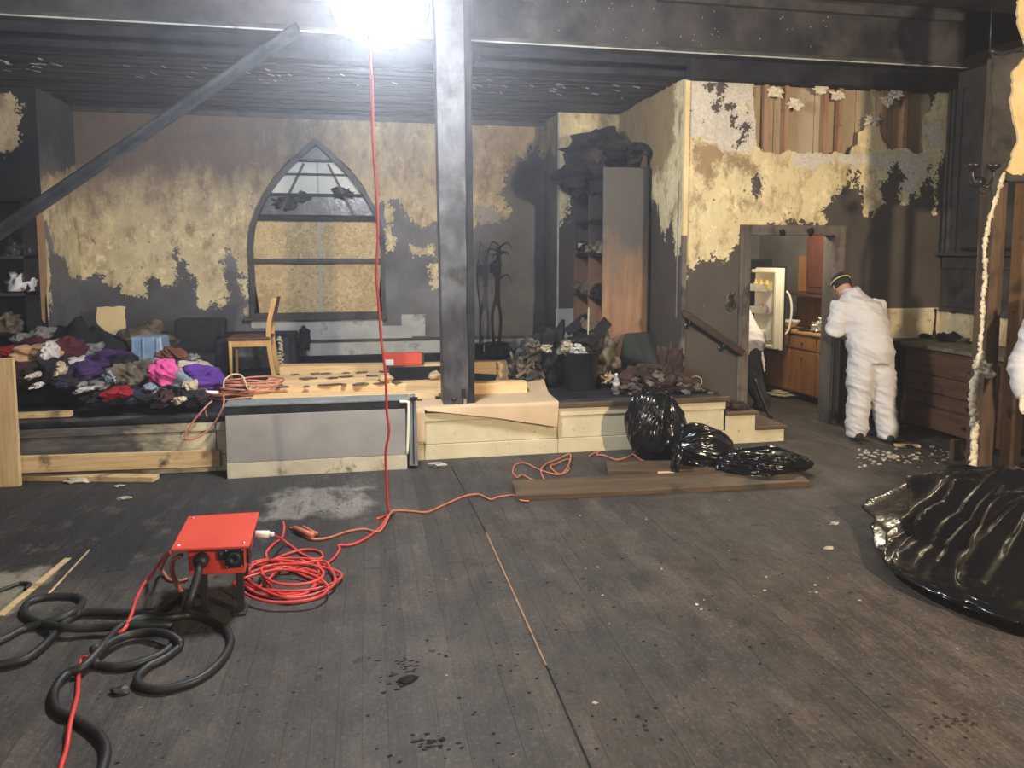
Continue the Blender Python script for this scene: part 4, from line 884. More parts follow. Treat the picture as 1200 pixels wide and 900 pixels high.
m_ = MB(); m_.tube([(x1-.06, yf-.014, .566), (x1, yf-.014, .562), (x1+.012, yf-.014, .53), (x1+.006, yf-.014, .3), (x1-.004, yf-.014, .13)], .012, 8, 5); m_.build('white_seal', 'fridge_white', fz)
m_ = MB(); m_.hexa([(x1+.012, yf-.01, .03), (x1+.085, yf+.0, .02), (x1+.085, yf+.2, .02), (x1+.012, yf+.2, .03), (x1+.03, yf-.01, .585), (x1+.075, yf, .59), (x1+.075, yf+.2, .59), (x1+.03, yf+.2, .585)]); m_.build('side_flange', 'freezer_frame', fz)
m_ = MB(); m_.beam((x1+.05, yf-.012, .04), (x1+.05, yf-.012, .57), .008, .012, (0, 1, 0)); m_.build('flange_groove', 'black_char', fz)
m_ = MB(); m_.blob((x1+.055, yf+.0, .585), (.03, .03, .022), .4, 2, 2, 3); m_.build('charred_corner', 'black_char', fz)

# ------------------------------------------------------------------ lumber
def board(name, pts4, z0, z1, mt, label, cat='board', group=None, bevel=.003):
    m_ = MB(); m_.hexa([(p[0], p[1], z0) for p in pts4] + [(p[0], p[1], z1) for p in pts4])
    return tag(m_.build(name, mt, bevel=bevel), label, cat, group)
def brd(name, a, b, w_, t_, mt, label, cat='board', up=(0, 0, 1)):
    m_ = MB(); m_.beam(a, b, w_, t_, up); return tag(m_.build(name, mt, bevel=.003), label, cat)
a = U(-14, 500, Y=6.16); 
m_ = MB(); p0 = U(16, 418, Y=6.16); m_.b2(p0.x-.16, p0.x+.0, 6.14, 6.18, 0, .985); tag(m_.build('upright_board', 'pine_upright', bevel=.003), 'wide weathered pine board standing upright at the left edge', 'board')
p0, p1 = U(17, 545, Y=6.22), U(258, 537, Y=6.24)
brd('leaning_board', (p0.x, 6.235, p0.z), (p1.x, 6.25, p1.z), .03, .135, 'pine_worn', 'yellowish plank on edge leaning along the foot of the platform at left')
p0, p1 = U(-20, 556, Z=.03), U(183, 559, Z=.03)
brd('floor_board', (p0.x, p0.y-.02, .022), (p1.x, p1.y-.0, .022), .10, .04, 'pine_worn', 'splintered pine plank lying flat on the floor at far left')
p0, p1 = U(14, 463, Z=.475), U(126, 462, Z=.475); ny_ = 6.52
brd('narrow_board', (p0.x, ny_, ST+.024), (p1.x, ny_, ST+.024), .07, .042, 'pine_worn', 'narrow pine board along the platform edge below the clothes at left')
random.seed(21)
def edge_chips(n, x0, x1, y, z, seed, mt='bark', rad=(.05, .03, .012)):
    m_ = MB(); random.seed(seed)
    for i in range(n): m_.blob((random.uniform(x0, x1), y+random.uniform(-.03, .03), z+.006), (rad[0]*random.uniform(.5, 1.6), rad[1], rad[2]), .5, 1, 2, i)
    return m_
b1 = board('timber', [(-1.02, 6.78), (.62, 6.70), (.62, 6.86), (-1.02, 6.98)], ST+.001, ST+.055, 'fresh_pine', 'front fresh pine plank lying flat on the platform left of the column')
b2_ = board('timber', [(-1.08, 7.02), (.75, 6.95), (.75, 7.14), (-1.08, 7.20)], ST+.001, ST+.105, 'fresh_pine', 'thick pine timber behind the front plank left of the column')
b3 = board('timber', [(-.98, 7.42), (.62, 7.36), (.62, 7.70), (-.98, 7.74)], ST+.001, ST+.10, 'fresh_pine', 'broad pale plank in the middle of the lumber stack')
b4 = board('timber', [(-.92, 8.02), (1.62, 7.78), (1.62, 7.98), (-.92, 8.24)], ST+.001, ST+.145, 'fresh_pine', 'rearmost long pine timber reaching behind the column with the red card on it')
b5 = board('timber', [(.90, 6.80), (1.46, 6.76), (1.46, 6.90), (.90, 6.94)], ST+.010, ST+.115, 'fresh_pine', 'short pine block end on the brown paper right of the column')
b6 = board('timber', [(1.02, 7.38), (1.66, 7.34), (1.66, 7.46), (1.02, 7.50)], ST+.001, ST+.23, 'fresh_pine', 'pine box end standing behind the papers right of the column')
for i, a in enumerate(((10, -.85, .3, 6.98, ST+.106), (9, -.75, .2, 7.72, ST+.10), (8, -.7, .2, 7.45, ST+.10))):
    tag(edge_chips(*a[:3], a[3], a[4], 30+i).build('bark_flakes', 'bark'), ('curled dark bark flakes along the front pine planks', 'dark bark flakes on the rear edge of the middle plank', 'dark bark flakes on the near edge of the middle plank')[i], 'bark', None, 'stuff')
m_ = MB(); random.seed(2); q = U(455, 452, Z=ST+.12); q2 = U(521, 437, Z=ST+.12)
m_.box(((q.x+q2.x)/2+.05, 7.27, ST+.125), (.62, .30, .05), (.35, 0, .02)); tag(m_.build('charred_board', 'black_char', bevel=.008), 'charred black board on the lumber under the red card', 'board')
for px, py, r_ in ((452, 446, .05), (512, 447, .05), (448, 449, .03)):
    p = U(px, py, Y=7.1); m_ = MB(); m_.blob((p.x, 7.12, ST+.135), (r_*1.3, .04, r_*.8), .5, 2, 2, px); tag(m_.build('wood_splinter', 'pine_worn'), {452: 'pale split wood lump left of the charred board', 512: 'pale split wood lump between charred board and column', 448: 'small pale chip at the near left corner of the charred board'}[px], 'wood chip')
# red card box
q0, q1 = U(450, 433, Y=7.86), U(494, 417, Y=7.86)
rb = thing('red_box', ((q0.x+q1.x)/2, 7.9, ST+.145), 'flat bright red cardboard box lying on the rear pine timber', 'box')
m_ = MB(); m_.b2(q0.x, q1.x, 7.84, 7.94, ST+.146, ST+.146+(q1.z-q0.z)*.98); m_.build('carton', 'red_card', rb, bevel=.003)
m_ = MB(); m_.b2(q0.x+.01, q0.x+.10, 7.836, 7.8405, ST+.155, ST+.215); m_.build('pale_sticker', 'white_plastic', rb)
m_ = MB(); m_.b2(q1.x, q1.x+.025, 7.86, 7.95, ST+.146, ST+.27); m_.build('dark_end_flap', 'dark_trim', rb)

# brown paper draped over the platform edge
def sheet(rows, thick=.003, name='', mt='kraft_paper', seed=0, amp=.01, sub=6):
    """rows of points joined into one crumpled double-sided sheet"""
    rows = [[Vector(p) for p in r] for r in rows]
    rr = []
    for r in rows:
        o = []
        for a, b in zip(r, r[1:]):
            for k in range(sub): o.append(a.lerp(b, k/sub))
        o.append(r[-1]); rr.append(o)
    full = []
    for a, b in zip(rr, rr[1:]):
        for k in range(sub): full.append([p.lerp(q, k/sub) for p, q in zip(a, b)])
    full.append(rr[-1]); n = len(full[0]); m = MB(); vs = []
    for r in full:
        for p in r: vs.append(p + Vector((0, -abs(mn.noise(p*5+Vector((seed, 0, 0))))*amp, abs(mn.noise(p*4+Vector((0, seed, 9))))*amp)))
    L = len(full); top = [(i*n+k, i*n+k+1, (i+1)*n+k+1, (i+1)*n+k) for i in range(L-1) for k in range(n-1)]
    m.add(vs, top, True); m.add([v+Vector((0, thick, -thick)) for v in vs], [tuple(reversed(f)) for f in top], True)
    return m
rows = [[(.50, 7.0, ST+.006), (1.1, 7.25, ST+.03), (1.72, 7.25, ST+.10)], [(.46, 6.6, ST+.006), (1.0, 6.7, ST+.006), (1.66, 6.75, ST+.015)], [(.44, 6.275, ST+.008), (1.0, 6.275, ST+.008), (1.64, 6.27, ST+.012)],
        [(.48, 6.255, ST-.02), (1.0, 6.252, .36), (1.62, 6.245, .25)]]
pp = sheet(rows, seed=2, amp=.012)
tag(pp.build('brown_paper', 'kraft_paper'), 'large sheet of brown paper draped over the platform edge right of the column', 'paper')
rows = [[(.33, 6.62, ST+.004), (.40, 6.62, ST+.004), (.455, 6.6, ST+.004)], [(.33, 6.272, ST+.004), (.40, 6.272, ST+.004), (.46, 6.272, ST+.004)], [(.34, 6.25, .18), (.40, 6.25, .17), (.463, 6.25, .17)]]
tag(sheet(rows, seed=5, amp=.006).build('brown_paper_strip', 'kraft_paper'), 'narrow strip of brown paper hanging over the platform edge beside the grey appliance', 'paper')
p = U(530, 444, Z=ST+.1); m_ = MB(); m_.box((p.x+.25, 7.05, ST+.08), (.30, .26, .012), (.5, 0, -.5)); tag(m_.build('dark_tablet', 'green_black', bevel=.003), 'dark grey flat case leaning on the papers right of the column', 'case')
q = U(543, 444, Z=ST+.12); m_ = MB(); m_.box((U(545, 447, Y=7.0).x, 7.0, ST+.125), (.17, .16, .008), (.25, .05, .3)); tag(m_.build('blue_magazine', 'blue_plastic', bevel=.002), 'small blue magazine on the pine block right of the column', 'magazine')
q = U(512, 464, Z=ST+.02); m_ = MB(); m_.hexa([(q.x-.02, q.y-.1, ST+.012), (q.x+.18, q.y-.1, ST+.012), (q.x+.12, q.y+.1, ST+.012), (q.x-.02, q.y+.1, ST+.012), (q.x-.02, q.y-.1, ST+.028), (q.x+.18, q.y-.1, ST+.028), (q.x+.12, q.y+.1, ST+.028), (q.x-.02, q.y+.1, ST+.028)])
tag(m_.build('black_slab', 'black_plastic', bevel=.002), 'small black slab on the brown paper at the foot of the column', 'slab')

# brown boards and sticks on the hall floor
P4 = [U(605, 588, Z=0), U(950, 570, Z=0), U(925, 553, Z=0), U(600, 569, Z=0)]
board('long_board', [(p.x, p.y) for p in P4], .001, .040, 'dark_plank', 'long dark brown board lying across the hall floor')
P4 = [U(712, 558, Z=0), U(840, 556, Z=0), U(870, 545, Z=0), U(710, 546, Z=0)]
board('short_board', [(p.x, p.y) for p in P4], .001, .045, 'dark_plank', 'shorter dark board behind the long one near the trash bags')
for i, (a, b, w_, t_) in enumerate((((771, 556), (790, 559), .05, .03), ((805, 543), (813, 551), .03, .02), ((850, 550), (872, 551), .03, .02), ((1048, 523), (1078, 524), .05, .02), ((1104, 620), (1118, 624), .02, .02))):
    p, q = U(*a, Z=0), U(*b, Z=0); z = .06 if i in (1, 2) else .0
    brd('wood_stick', (p.x, p.y, z+t_/2+.002), (q.x, q.y, z+t_/2+.002), w_, t_, 'fresh_pine' if i < 2 else 'pine_worn', ('short pale wooden offcut on the long brown board', 'thin splinter of wood standing off the short board by the bags', 'thin pale stick near the flat trash bag', 'short wooden stick on the floor in front of the drawers', 'tiny splinter on the floor beside the big trash bag')[i], 'stick')

# ------------------------------------------------------------------ chair
ch = thing('wooden_chair', (-1.2, 8.3, ST), 'light wooden dining chair with dark seat seen from the side on the platform', 'chair')
WORLD['wooden_chair'] = Vector((0, 0, 0)); cx0, cy0 = -1.42, 8.12
def cp(a, b, z): return Vector((cx0+a, cy0+b, ST+z))         # a: towards the back of the chair (right), b: away
ch.location = (0, 0, 0)
for b in (0, .36):
    m_ = MB(); m_.tube([cp(0, b, .0), cp(.0, b, .25), cp(.0, b, .43)], [.014, .019, .02], 8); m_.build('leg', 'chair_wood', ch)
    m_ = MB(); pts = [cp(.44, b, 0), cp(.405, b, .22), cp(.385, b, .43), cp(.40, b, .62), cp(.46, b, .86)]
    P_ = catmull(pts, 5); 
    for i in range(len(P_)-1): m_.beam(P_[i], P_[i+1]+(P_[i+1]-P_[i])*.05, .028, .045, (1, 0, 0))
    m_.build('leg', 'chair_wood', ch)
for a0, b0, a1, b1 in ((.0, 0, .385, 0), (0, .36, .385, .36), (0, 0, 0, .36), (.385, 0, .385, .36)):
    m_ = MB(); m_.beam(cp(a0, b0, .385), cp(a1, b1, .385), .022, .065); m_.build('apron', 'chair_wood', ch)
m_ = MB(); m_.box(cp(.19, .18, .435), (.43, .42, .035)); m_.build('seat', 'chair_seat', ch, bevel=.012)
m_ = MB(); m_.hexa([cp(.405, .02, .60), cp(.43, .02, .60), cp(.43, .34, .60), cp(.405, .34, .60), cp(.455, .02, .86), cp(.48, .02, .86), cp(.48, .34, .86), cp(.455, .34, .86)]); m_.build('backrest', 'chair_seat', ch, bevel=.006)

# ------------------------------------------------------------------ burnt cabinet behind the chair and other burnt furniture
q0, q1 = U(302, 425, Y=9.1), U(348, 388, Y=9.1)
bc = thing('burnt_cabinet', (q0.x+.2, 9.2, ST), 'scorched low cabinet with peeling edges behind the wooden chair', 'cabinet')
m_ = MB(); m_.b2(q0.x-.35, q1.x-.14, 8.95, 9.4, ST, .80); m_.build('carcass', 'glass_dirty', bc)
m_ = MB(); m_.b2(q0.x-.42, q1.x-.02, 8.9, 9.45, .80, .835); m_.build('top', 'black_char', bc, bevel=.006)
m_ = MB(); m_.b2(q1.x-.14, q1.x-.08, 8.88, 9.42, ST, .80); m_.build('side_panel', 'dark_steel', bc)
m_ = MB(); m_.b2(q1.x-.08, q1.x-.0, 8.90, 9.42, ST, .80); m_.build('side_panel', 'black_char', bc)
m_ = MB(); random.seed(8)
for i in range(16): m_.blob((q1.x-.16+random.uniform(-.03, .03), 8.89, ST+.03+i*.022), (.03, .012, .02), .6, 1, 2, i)
m_.build('peeling_paint', 'freezer_foot', bc)['kind'] = 'stuff'
m_ = MB(); m_.blob((q1.x+.07, 9.2, .74), (.09, .1, .12), .4, 3, 2, 6); tag(m_.build('charred_lump', 'black_char'), 'charred lump clinging to the right side of the scorched cabinet', 'debris')
q0, q1 = U(200, 440, Y=8.7), U(258, 375, Y=8.7)
ac = thing('burnt_armchair', ((q0.x+q1.x)/2, 8.9, ST), 'burnt black upholstered box chair between clothes and wooden chair', 'armchair')
m_ = MB(); m_.b2(q0.x, q1.x, 8.9, 9.15, ST, q1.z); m_.build('backrest', 'black_cloth', ac, bevel=.04)
m_ = MB(); m_.b2(q0.x, q1.x, 8.45, 8.9, ST, ST+.25); m_.build('seat', 'black_cloth', ac, bevel=.04)
for x in (q0.x-.05, q1.x-.03):
    m_ = MB(); m_.b2(x, x+.09, 8.45, 9.1, ST, ST+.38); m_.build('armrest', 'black_cloth', ac, bevel=.03)
q = U(131, 390, Y=8.9); tp = U(131, 359, Y=8.9)
m_ = MB(); m_.prism(ragged([(q.x-.14, tp.z), (q.x+.15, tp.z-.01), (q.x+.155, q.z-.06), (q.x+.06, q.z-.03), (q.x-.02, q.z+.0), (q.x-.1, q.z+.05), (q.x-.15, q.z+.10)], .012, .03), 8.9, 8.915); cdp = m_.build('tan_card', 'card_tan'); tag(cdp, 'torn square of tan cardboard propped behind the clothes pile', 'cardboard')
for nm, px, py, rx, rz, mt, lab, cat, Y in (('burnt_sack', 90, 408, .22, .36, 'black_char', 'tall burnt dark sack rising behind the clothes left of the tan card', 'sack', 8.6), ('burnt_basket', 172, 392, .24, .2, 'debris_brown', 'burnt brown domed bundle behind the blue plastic bin', 'bundle', 8.6)):
    p = U(px, py, Y=Y); m_ = MB(); m_.blob((p.x, Y, p.z-.08), (rx, .25, rz), .35, 3, 1.8, px, flat=ST-p.z+.08); tag(m_.build(nm, mt), lab, cat)
# left burnt shelf unit
xs0, xs1 = -4.75, U(36, 300, Y=8.35).x
su = thing('burnt_shelf_unit', ((xs0+xs1)/2, 8.4, ST), 'burnt black shelf unit at the left edge of the platform', 'shelf unit')
for x in (xs0, xs1-.03):
    m_ = MB(); m_.b2(x, x+.03, 8.25, 8.55, ST, 2.35); m_.build('side_panel', 'black_char', su)
for z in (ST+.05, .95, 1.35, 1.72, 2.3):
    m_ = MB(); m_.b2(xs0, xs1, 8.25, 8.55, z, z+.03); m_.build('shelf', 'dark_trim' if z < 2 else 'black_char', su)
random.seed(14)
sh_lab = ['crumpled burnt bundle on the upper shelf at left', 'crumpled white cloth hanging from the left burnt shelf', 'charred book stack on the left burnt shelf', 'brown scorched cloth on the top of the left shelf', 'dark burnt bag on the lowest left shelf']
for i, (px, py, mt, r_) in enumerate(((8, 262, 'black_char', .14), (20, 318, 'coverall', .10), (4, 345, 'debris_brown', .13), (14, 296, 'debris_brown', .09), (12, 378, 'black_cloth', .16))):
    p = U(px, py, Y=8.25); zsh = [1.75, 1.40, .98, 1.75, .53][i]
    m_ = MB(); m_.blob((p.x, 8.33, zsh+r_*.45), (r_, .11, r_*(.9 if i != 1 else 1.3)), .5, 3, 2.2, i+40, flat=-r_*.45); tag(m_.build(('bundle', 'white_cloth', 'book_stack', 'scorched_cloth', 'burnt_bag')[i], mt), sh_lab[i], ('bundle', 'cloth', 'books', 'cloth', 'bag')[i])

# ------------------------------------------------------------------ clothes pile
def cloth_lump(px, py, w_, h_, mt, seed, hz=.12, Z=None):
    """one crumpled garment lying on the pile"""
    p = U(px, py, Y=Z or 7.2); rx = w_/100*.78*.5*1.2; rz = h_/100*.5*.85
    m = MB(); random.seed(seed); rot = random.uniform(-.45, .45)
    an = random.uniform(-1.2, 1.2); ca, sa = math.cos(an), math.sin(an)
    vs, fs = ICO(5); out = []; off = Vector((seed*3.3, seed*1.7, 0)); fq_ = 1.3+rx*4
    for v in vs:
        w1 = mn.noise(v*2.1+off); al = v.x*ca+v.z*sa; ac = -v.x*sa+v.z*ca
        o_ = 1+.48*mn.noise(Vector((v.x*1.7, v.y*1.2, v.z*1.3))+off)+.12*mn.noise(Vector((v.x*4, v.y*3, v.z*3))+off)
        rid = (1-abs(mn.noise(Vector((al*.6, v.y*.8, ac*2.6+w1*.8))+off)))**3*.34 + (1-abs(mn.noise(Vector((al*1.3+w1, v.y, ac*5.5))+off)))**3*.13
        k = o_*(.74+rid*(.15+.95*max(0, -v.y)))
        q = Vector((v.x*rx*k, v.y*.15*k, v.z*rz*k))
        out.append(Vector((p.x+q.x, p.y+q.y, max(p.z+q.z+q.x*rot*.5, ST+.004))))
    return m.add(out, fs, True)
CL = {'maroon': ((.06, .014, .018), (.11, .026, .032)), 'white': ((.45, .42, .40), (.58, .55, .53)), 'tan': ((.42, .25, .13), (.55, .36, .2)), 'black': ((.010, .009, .011), (.03, .026, .03)), 'deep_purple': ((.035, .018, .065), (.065, .03, .11)),
      'purple': ((.075, .028, .19), (.12, .045, .27)), 'pink': ((.50, .06, .22), (.62, .10, .30)), 'slate': ((.14, .18, .23), (.24, .29, .35)), 'beige': ((.38, .33, .27), (.50, .44, .37)), 'red': ((.20, .012, .016), (.30, .02, .025)), 'rust': ((.11, .04, .025), (.19, .07, .045)),
      'olive': ((.08, .065, .045), (.16, .13, .09)), 'navy': ((.012, .014, .03), (.03, .035, .06)), 'grey': ((.13, .13, .13), (.25, .25, .25)), 'cream': ((.38, .32, .22), (.50, .43, .31)), 'darkbrown': ((.035, .018, .016), (.07, .035, .03))}
for k, (c1, c2) in CL.items(): M('cloth_'+k, c1, c2, 7, 0.9, spec=0.15, bump=0.5, bscale=22)
garments = [  # px, py, w, h, colour, depth, label
    (24, 424, 52, 30, 'black', 7.5, 'black garment at the far left end of the clothes pile'), (8, 411, 24, 10, 'red', 7.5, 'small red garment at the left edge of the pile'),
    (44, 404, 46, 20, 'maroon', 8.0, 'maroon garment on the back left of the pile'), (52, 390, 22, 16, 'grey', 8.1, 'pale grey cloth on the highest point of the left pile'), (26, 395, 18, 10, 'grey', 8.0, 'small grey rag on top at far left of the pile'),
    (70, 402, 18, 10, 'beige', 7.9, 'small beige cloth behind the maroon garment'), (45, 415, 44, 26, 'tan', 7.35, 'tan garment in the middle of the left pile'), (58, 417, 17, 30, 'white', 7.2, 'white shirt standing out on the left pile'),
    (30, 420, 18, 14, 'cream', 7.4, 'small cream rag left of the tan garment'), (82, 412, 40, 34, 'maroon', 7.7, 'dark maroon sweater right of the white shirt'), (96, 424, 22, 14, 'white', 7.5, 'crumpled white cloth right of the maroon sweater'), (88, 430, 18, 8, 'white', 7.35, 'thin white rag in front of the maroon sweater'),
    (110, 410, 18, 18, 'grey', 7.8, 'speckled grey cloth beside the tall burnt sack'), (38, 438, 56, 26, 'darkbrown', 7.1, 'dark brown garment at the front left of the pile'), (66, 436, 36, 30, 'black', 7.05, 'black garment in front of the white shirt'), (74, 432, 10, 16, 'cream', 7.0, 'small yellowish rag between black and purple clothes'),
    (98, 436, 46, 22, 'deep_purple', 7.1, 'dark purple garment at the centre front of the pile'), (126, 424, 44, 26, 'deep_purple', 7.5, 'dark purple garment behind at the middle of the pile'), (80, 448, 60, 14, 'black', 7.0, 'flat black garment along the front board'), (103, 455, 18, 6, 'white', 6.85, 'tiny white scrap in front of the dark purple garment'), (40, 440, 9, 6, 'beige', 6.8, 'tiny pale scrap on the dark brown garment'),
    (120, 449, 28, 12, 'grey', 6.95, 'grey cloth in front of the middle of the pile'), (134, 441, 16, 14, 'slate', 6.95, 'small pale blue cloth in the middle of the pile'), (138, 460, 26, 12, 'red', 6.5, 'bright red garment at the pile front'), (146, 428, 26, 26, 'black', 7.3, 'black garment left of the blue plastic bin'), (150, 443, 36, 30, 'olive', 6.95, 'olive brown hat like garment at the pile front'),
    (168, 437, 32, 26, 'olive', 7.1, 'olive fur like garment below the blue bin'), (176, 426, 20, 14, 'grey', 7.3, 'small grey cloth under the blue bin'), (205, 416, 34, 18, 'rust', 7.5, 'rust brown garment right of the blue bin'), (192, 436, 26, 28, 'pink', 6.75, 'bright pink garment lying on the slate grey clothes'), (220, 432, 34, 18, 'beige', 7.1, 'beige cloth on top of the purple garment'),
    (236, 444, 46, 30, 'purple', 7.0, 'vivid purple garment at the right end of the pile'), (205, 450, 34, 32, 'slate', 6.8, 'slate grey trousers right of the pink garment'), (186, 455, 24, 16, 'slate', 6.75, 'slate grey garment below the pink one'), (224, 452, 12, 14, 'cream', 6.7, 'small pinkish cream rag between slate and purple clothes'),
    (125, 467, 44, 16, 'black', 6.6, 'black garment drooping over the platform edge'), (152, 464, 28, 16, 'navy', 6.6, 'navy garment drooping beside the red garment'), (190, 468, 40, 14, 'black', 6.6, 'black garment drooping below the slate clothes'), (222, 465, 34, 16, 'black', 6.6, 'black garment beside the white plug'), (212, 467, 14, 7, 'cream', 6.5, 'cream scrap on the black garment at the pile front'), (238, 428, 20, 10, 'beige', 7.3, 'frayed pale cloth at the back right of the pile'), (226, 420, 12, 12, 'grey', 7.4, 'frayed grey rag behind the beige cloth'),
    (200, 460, 60, 18, 'black', 6.8, 'flat black garment beneath the slate trousers'), (170, 455, 30, 22, 'darkbrown', 6.9, 'dark brown garment between olive and slate clothes'), (4, 440, 30, 40, 'black', 7.1, 'black garment behind the upright board')]
for i, (px, py, w_, h_, c_, Y, lab) in enumerate(garments):
    m_ = cloth_lump(px, py, w_*1.12, h_*1.12, c_, i+3, Z=Y); tag(m_.build('garment', 'cloth_'+c_), lab, 'garment', 'clothes piled on the platform')
m_ = MB()
for px, py, w_, h_, Y in ((60, 440, 130, 60, 7.5), (140, 440, 110, 60, 7.4), (210, 450, 90, 40, 7.3), (40, 425, 90, 60, 7.9), (120, 430, 90, 60, 7.9)):
    p = U(px, py, Y=Y); m_.blob((p.x, Y, ST+.006), (w_/200*1.05, .35, h_/100*.42), .25, 3, 2, px, flat=0.0)
tag(m_.build('clothes_heap', 'cloth_black'), 'dark burnt heap of clothes beneath the coloured garments', 'clothes heap', None, 'stuff')
random.seed(77); extra = ['black', 'black', 'darkbrown', 'maroon', 'grey', 'navy', 'olive', 'white', 'black', 'deep_purple', 'beige', 'slate', 'black', 'rust']
for i in range(60):         # the many small scraps nobody can tell apart
    px = random.uniform(4, 246); t = random.random(); top = 398 if px < 90 else 420 if px < 210 else 432
    py = top + ((452 if px < 125 else 466)-top)*t; Y = 7.95-(1.0 if px < 125 else 1.35)*t; c_ = extra[i % len(extra)]; big_ = 1 if c_ in ('black', 'darkbrown', 'olive') else .6
    if 148 < px < 198 and py < 428: continue
    m_ = cloth_lump(px, py, random.uniform(12, 24)*big_, random.uniform(7, 13)*big_, c_, i+90, Z=Y-.12)
    m_.v = [tuple(v) for v in m_.v]; tag(m_.build('cloth_scrap', 'cloth_'+c_), 'small crumpled %s scrap, %s of the clothes pile, %s' % (c_.replace('deep_', 'dark ').replace('darkbrown', 'dark brown'), ('left', 'middle', 'right')[min(2, int(px/83))], ('high up at the back', 'halfway up', 'low at the front')[min(2, int(t*3))]), 'cloth scrap', 'small cloth scraps in the pile')
# blue plastic bin lying on its side
q0, q1 = U(152, 424, Y=7.5), U(194, 394, Y=7.5)
bb_ = thing('blue_bin', ((q0.x+q1.x)/2, 7.6, ST+.1), 'cracked blue plastic storage bin turned over on the clothes', 'bin')
m_ = MB(); x0, x1, z0, z1 = q0.x, q1.x, q0.z-.08, q1.z
m_.hexa([(x0+.03, 7.42, z0), (x1+.01, 7.42, z0), (x1+.01, 7.75, z0), (x0, 7.75, z0), (x0+.02, 7.46, z1), (x1-.03, 7.46, z1), (x1-.03, 7.72, z1), (x0+.04, 7.72, z1)]); m_.build('tub', 'blue_plastic', bb_, bevel=.02)
for t in (.15, .42, .80):
    x = x0+(x1-x0)*t; m_ = MB(); m_.beam((x+.005, 7.418, z0), (x, 7.452, z1-.01), .022, .018, (0, 1, 0)); m_.build('rib', 'blue_plastic', bb_, bevel=.004)
m_ = MB(); m_.b2(x0+.25, x0+.31, 7.405, 7.43, z0, z0+.11); m_.b2(x0+.02, x0+.06, 7.405, 7.44, z0, z0+.09); m_.build('broken_gap', 'black_plastic', bb_)

# ------------------------------------------------------------------ bookcase with burnt load
bx0, bx1, by0, by1, bz = 2.50, XS-.03, 7.72, 8.86, 2.70
bk_ = thing('bookcase', ((bx0+bx1)/2, (by0+by1)/2, ST), 'tall brown bookcase scorched black at the top beside the steps wall', 'bookcase')
m_ = MB(); m_.b2(bx0, bx1, by0, by0+.03, ST, bz); m_.build('end_panel', 'bookcase_wood', bk_, bevel=.003)
m_ = MB(); m_.b2(bx0, bx1, by1-.03, by1, ST, bz); m_.build('end_panel', 'bookcase_wood', bk_, bevel=.003)
m_ = MB(); m_.b2(bx0+.01, bx1, (by0+by1)/2-.015, (by0+by1)/2+.015, ST, bz-.05); m_.build('divider', 'bookcase_wood', bk_, bevel=.003)
m_ = MB(); m_.b2(bx1-.015, bx1, by0, by1, ST, bz); m_.build('back_panel', 'bookcase_wood', bk_)
for z in (ST+.06, .88, 1.30, 1.78, 2.16, bz-.03):
    for y0, y1 in ((by0+.03, (by0+by1)/2-.015), ((by0+by1)/2+.015, by1-.03)):
        m_ = MB(); m_.b2(bx0+.01, bx1-.015, y0, y1, z-.03, z); m_.build('shelf', 'black_char', bk_)
random.seed(17); k = 0
labs = ['charred papers on the bookcase shelf, %s row %s side']
for r, z in enumerate((.88, 1.30, 1.78)):
    for s_, (y0, y1) in enumerate(((by0+.04, (by0+by1)/2-.03), ((by0+by1)/2+.03, by1-.04))):
        m_ = MB()
        for i in range(4):
            m_.blob((bx0+.05+random.random()*.08, y0+.05+(y1-y0-.1)*i/3, z+.05), (.10, .07, .05+.04*random.random()), .5, 2, 2.3, i+r*7+s_*3, flat=-.05)
        mt = 'coverall' if (r, s_) == (2, 1) else 'black_char' if (r+s_) % 2 else 'debris_brown'
        m_.s = [False]*len(m_.s)
        tag(m_.build('burnt_papers', 'black_char' if mt == 'coverall' else mt), 'charred paper stack on the %s bookcase shelf, %s bay' % (('lowest', 'middle', 'upper')[r], ('near', 'far')[s_]), 'papers')
p = U(674, 308, X=bx0+.02); m_ = MB(); m_.blob((bx0+.04, 8.6, 1.87), (.06, .13, .035), .5, 2, 2.2, 9); tag(m_.build('white_papers', 'coverall'), 'crumpled white papers on the upper bookcase shelf', 'papers')
# burnt load on top
top_labs = ['big charred cushion overhanging the top of the bookcase', 'upper charred slab on the bookcase top pile', 'brown burnt roll on the bookcase top', 'pale green-grey burnt cloth at the left of the bookcase top', 'black burnt bundle at the bookcase top corner', 'rusty burnt strip on the bookcase top']
for i, (px, py, w_, h_, mt, X_, ry) in enumerate(((685, 205, .30, .22, 'black_char', 2.62, .34), (700, 175, .34, .20, 'black_char', 2.70, .28), (699, 184, .10, .09, 'debris_red', 2.42, .10), (676, 192, .09, .075, 'grey_board', 2.40, .14), (745, 181, .26, .10, 'black_char', 2.80, .18), (730, 172, .20, .05, 'debris_red', 2.72, .15))):
    Yq = [8.35, 8.45, 8.05, 8.4, 7.92, 8.1][i]
    p = U(px, py, Y=Yq); m_ = MB(); m_.blob((p.x, Yq, p.z), (w_, ry, h_), .45, 3, 2.0, i+60); m_.s = [i in (2, 3)]*len(m_.s)
    tag(m_.build(('burnt_cushion', 'burnt_slab', 'burnt_roll', 'burnt_cloth', 'burnt_bundle', 'burnt_strip')[i], mt), top_labs[i], ('cushion', 'slab', 'roll', 'cloth', 'bundle', 'strip')[i])
m_ = MB(); m_.prism([(XS-.14, 2.71), (XS-.06, 2.71), (XS-.07, 2.87), (XS-.085, 2.9)], 7.74, 7.76); tag(m_.build('burnt_shard', 'stud_dark'), 'pointed brown shard standing on the right top corner of the bookcase', 'shard')

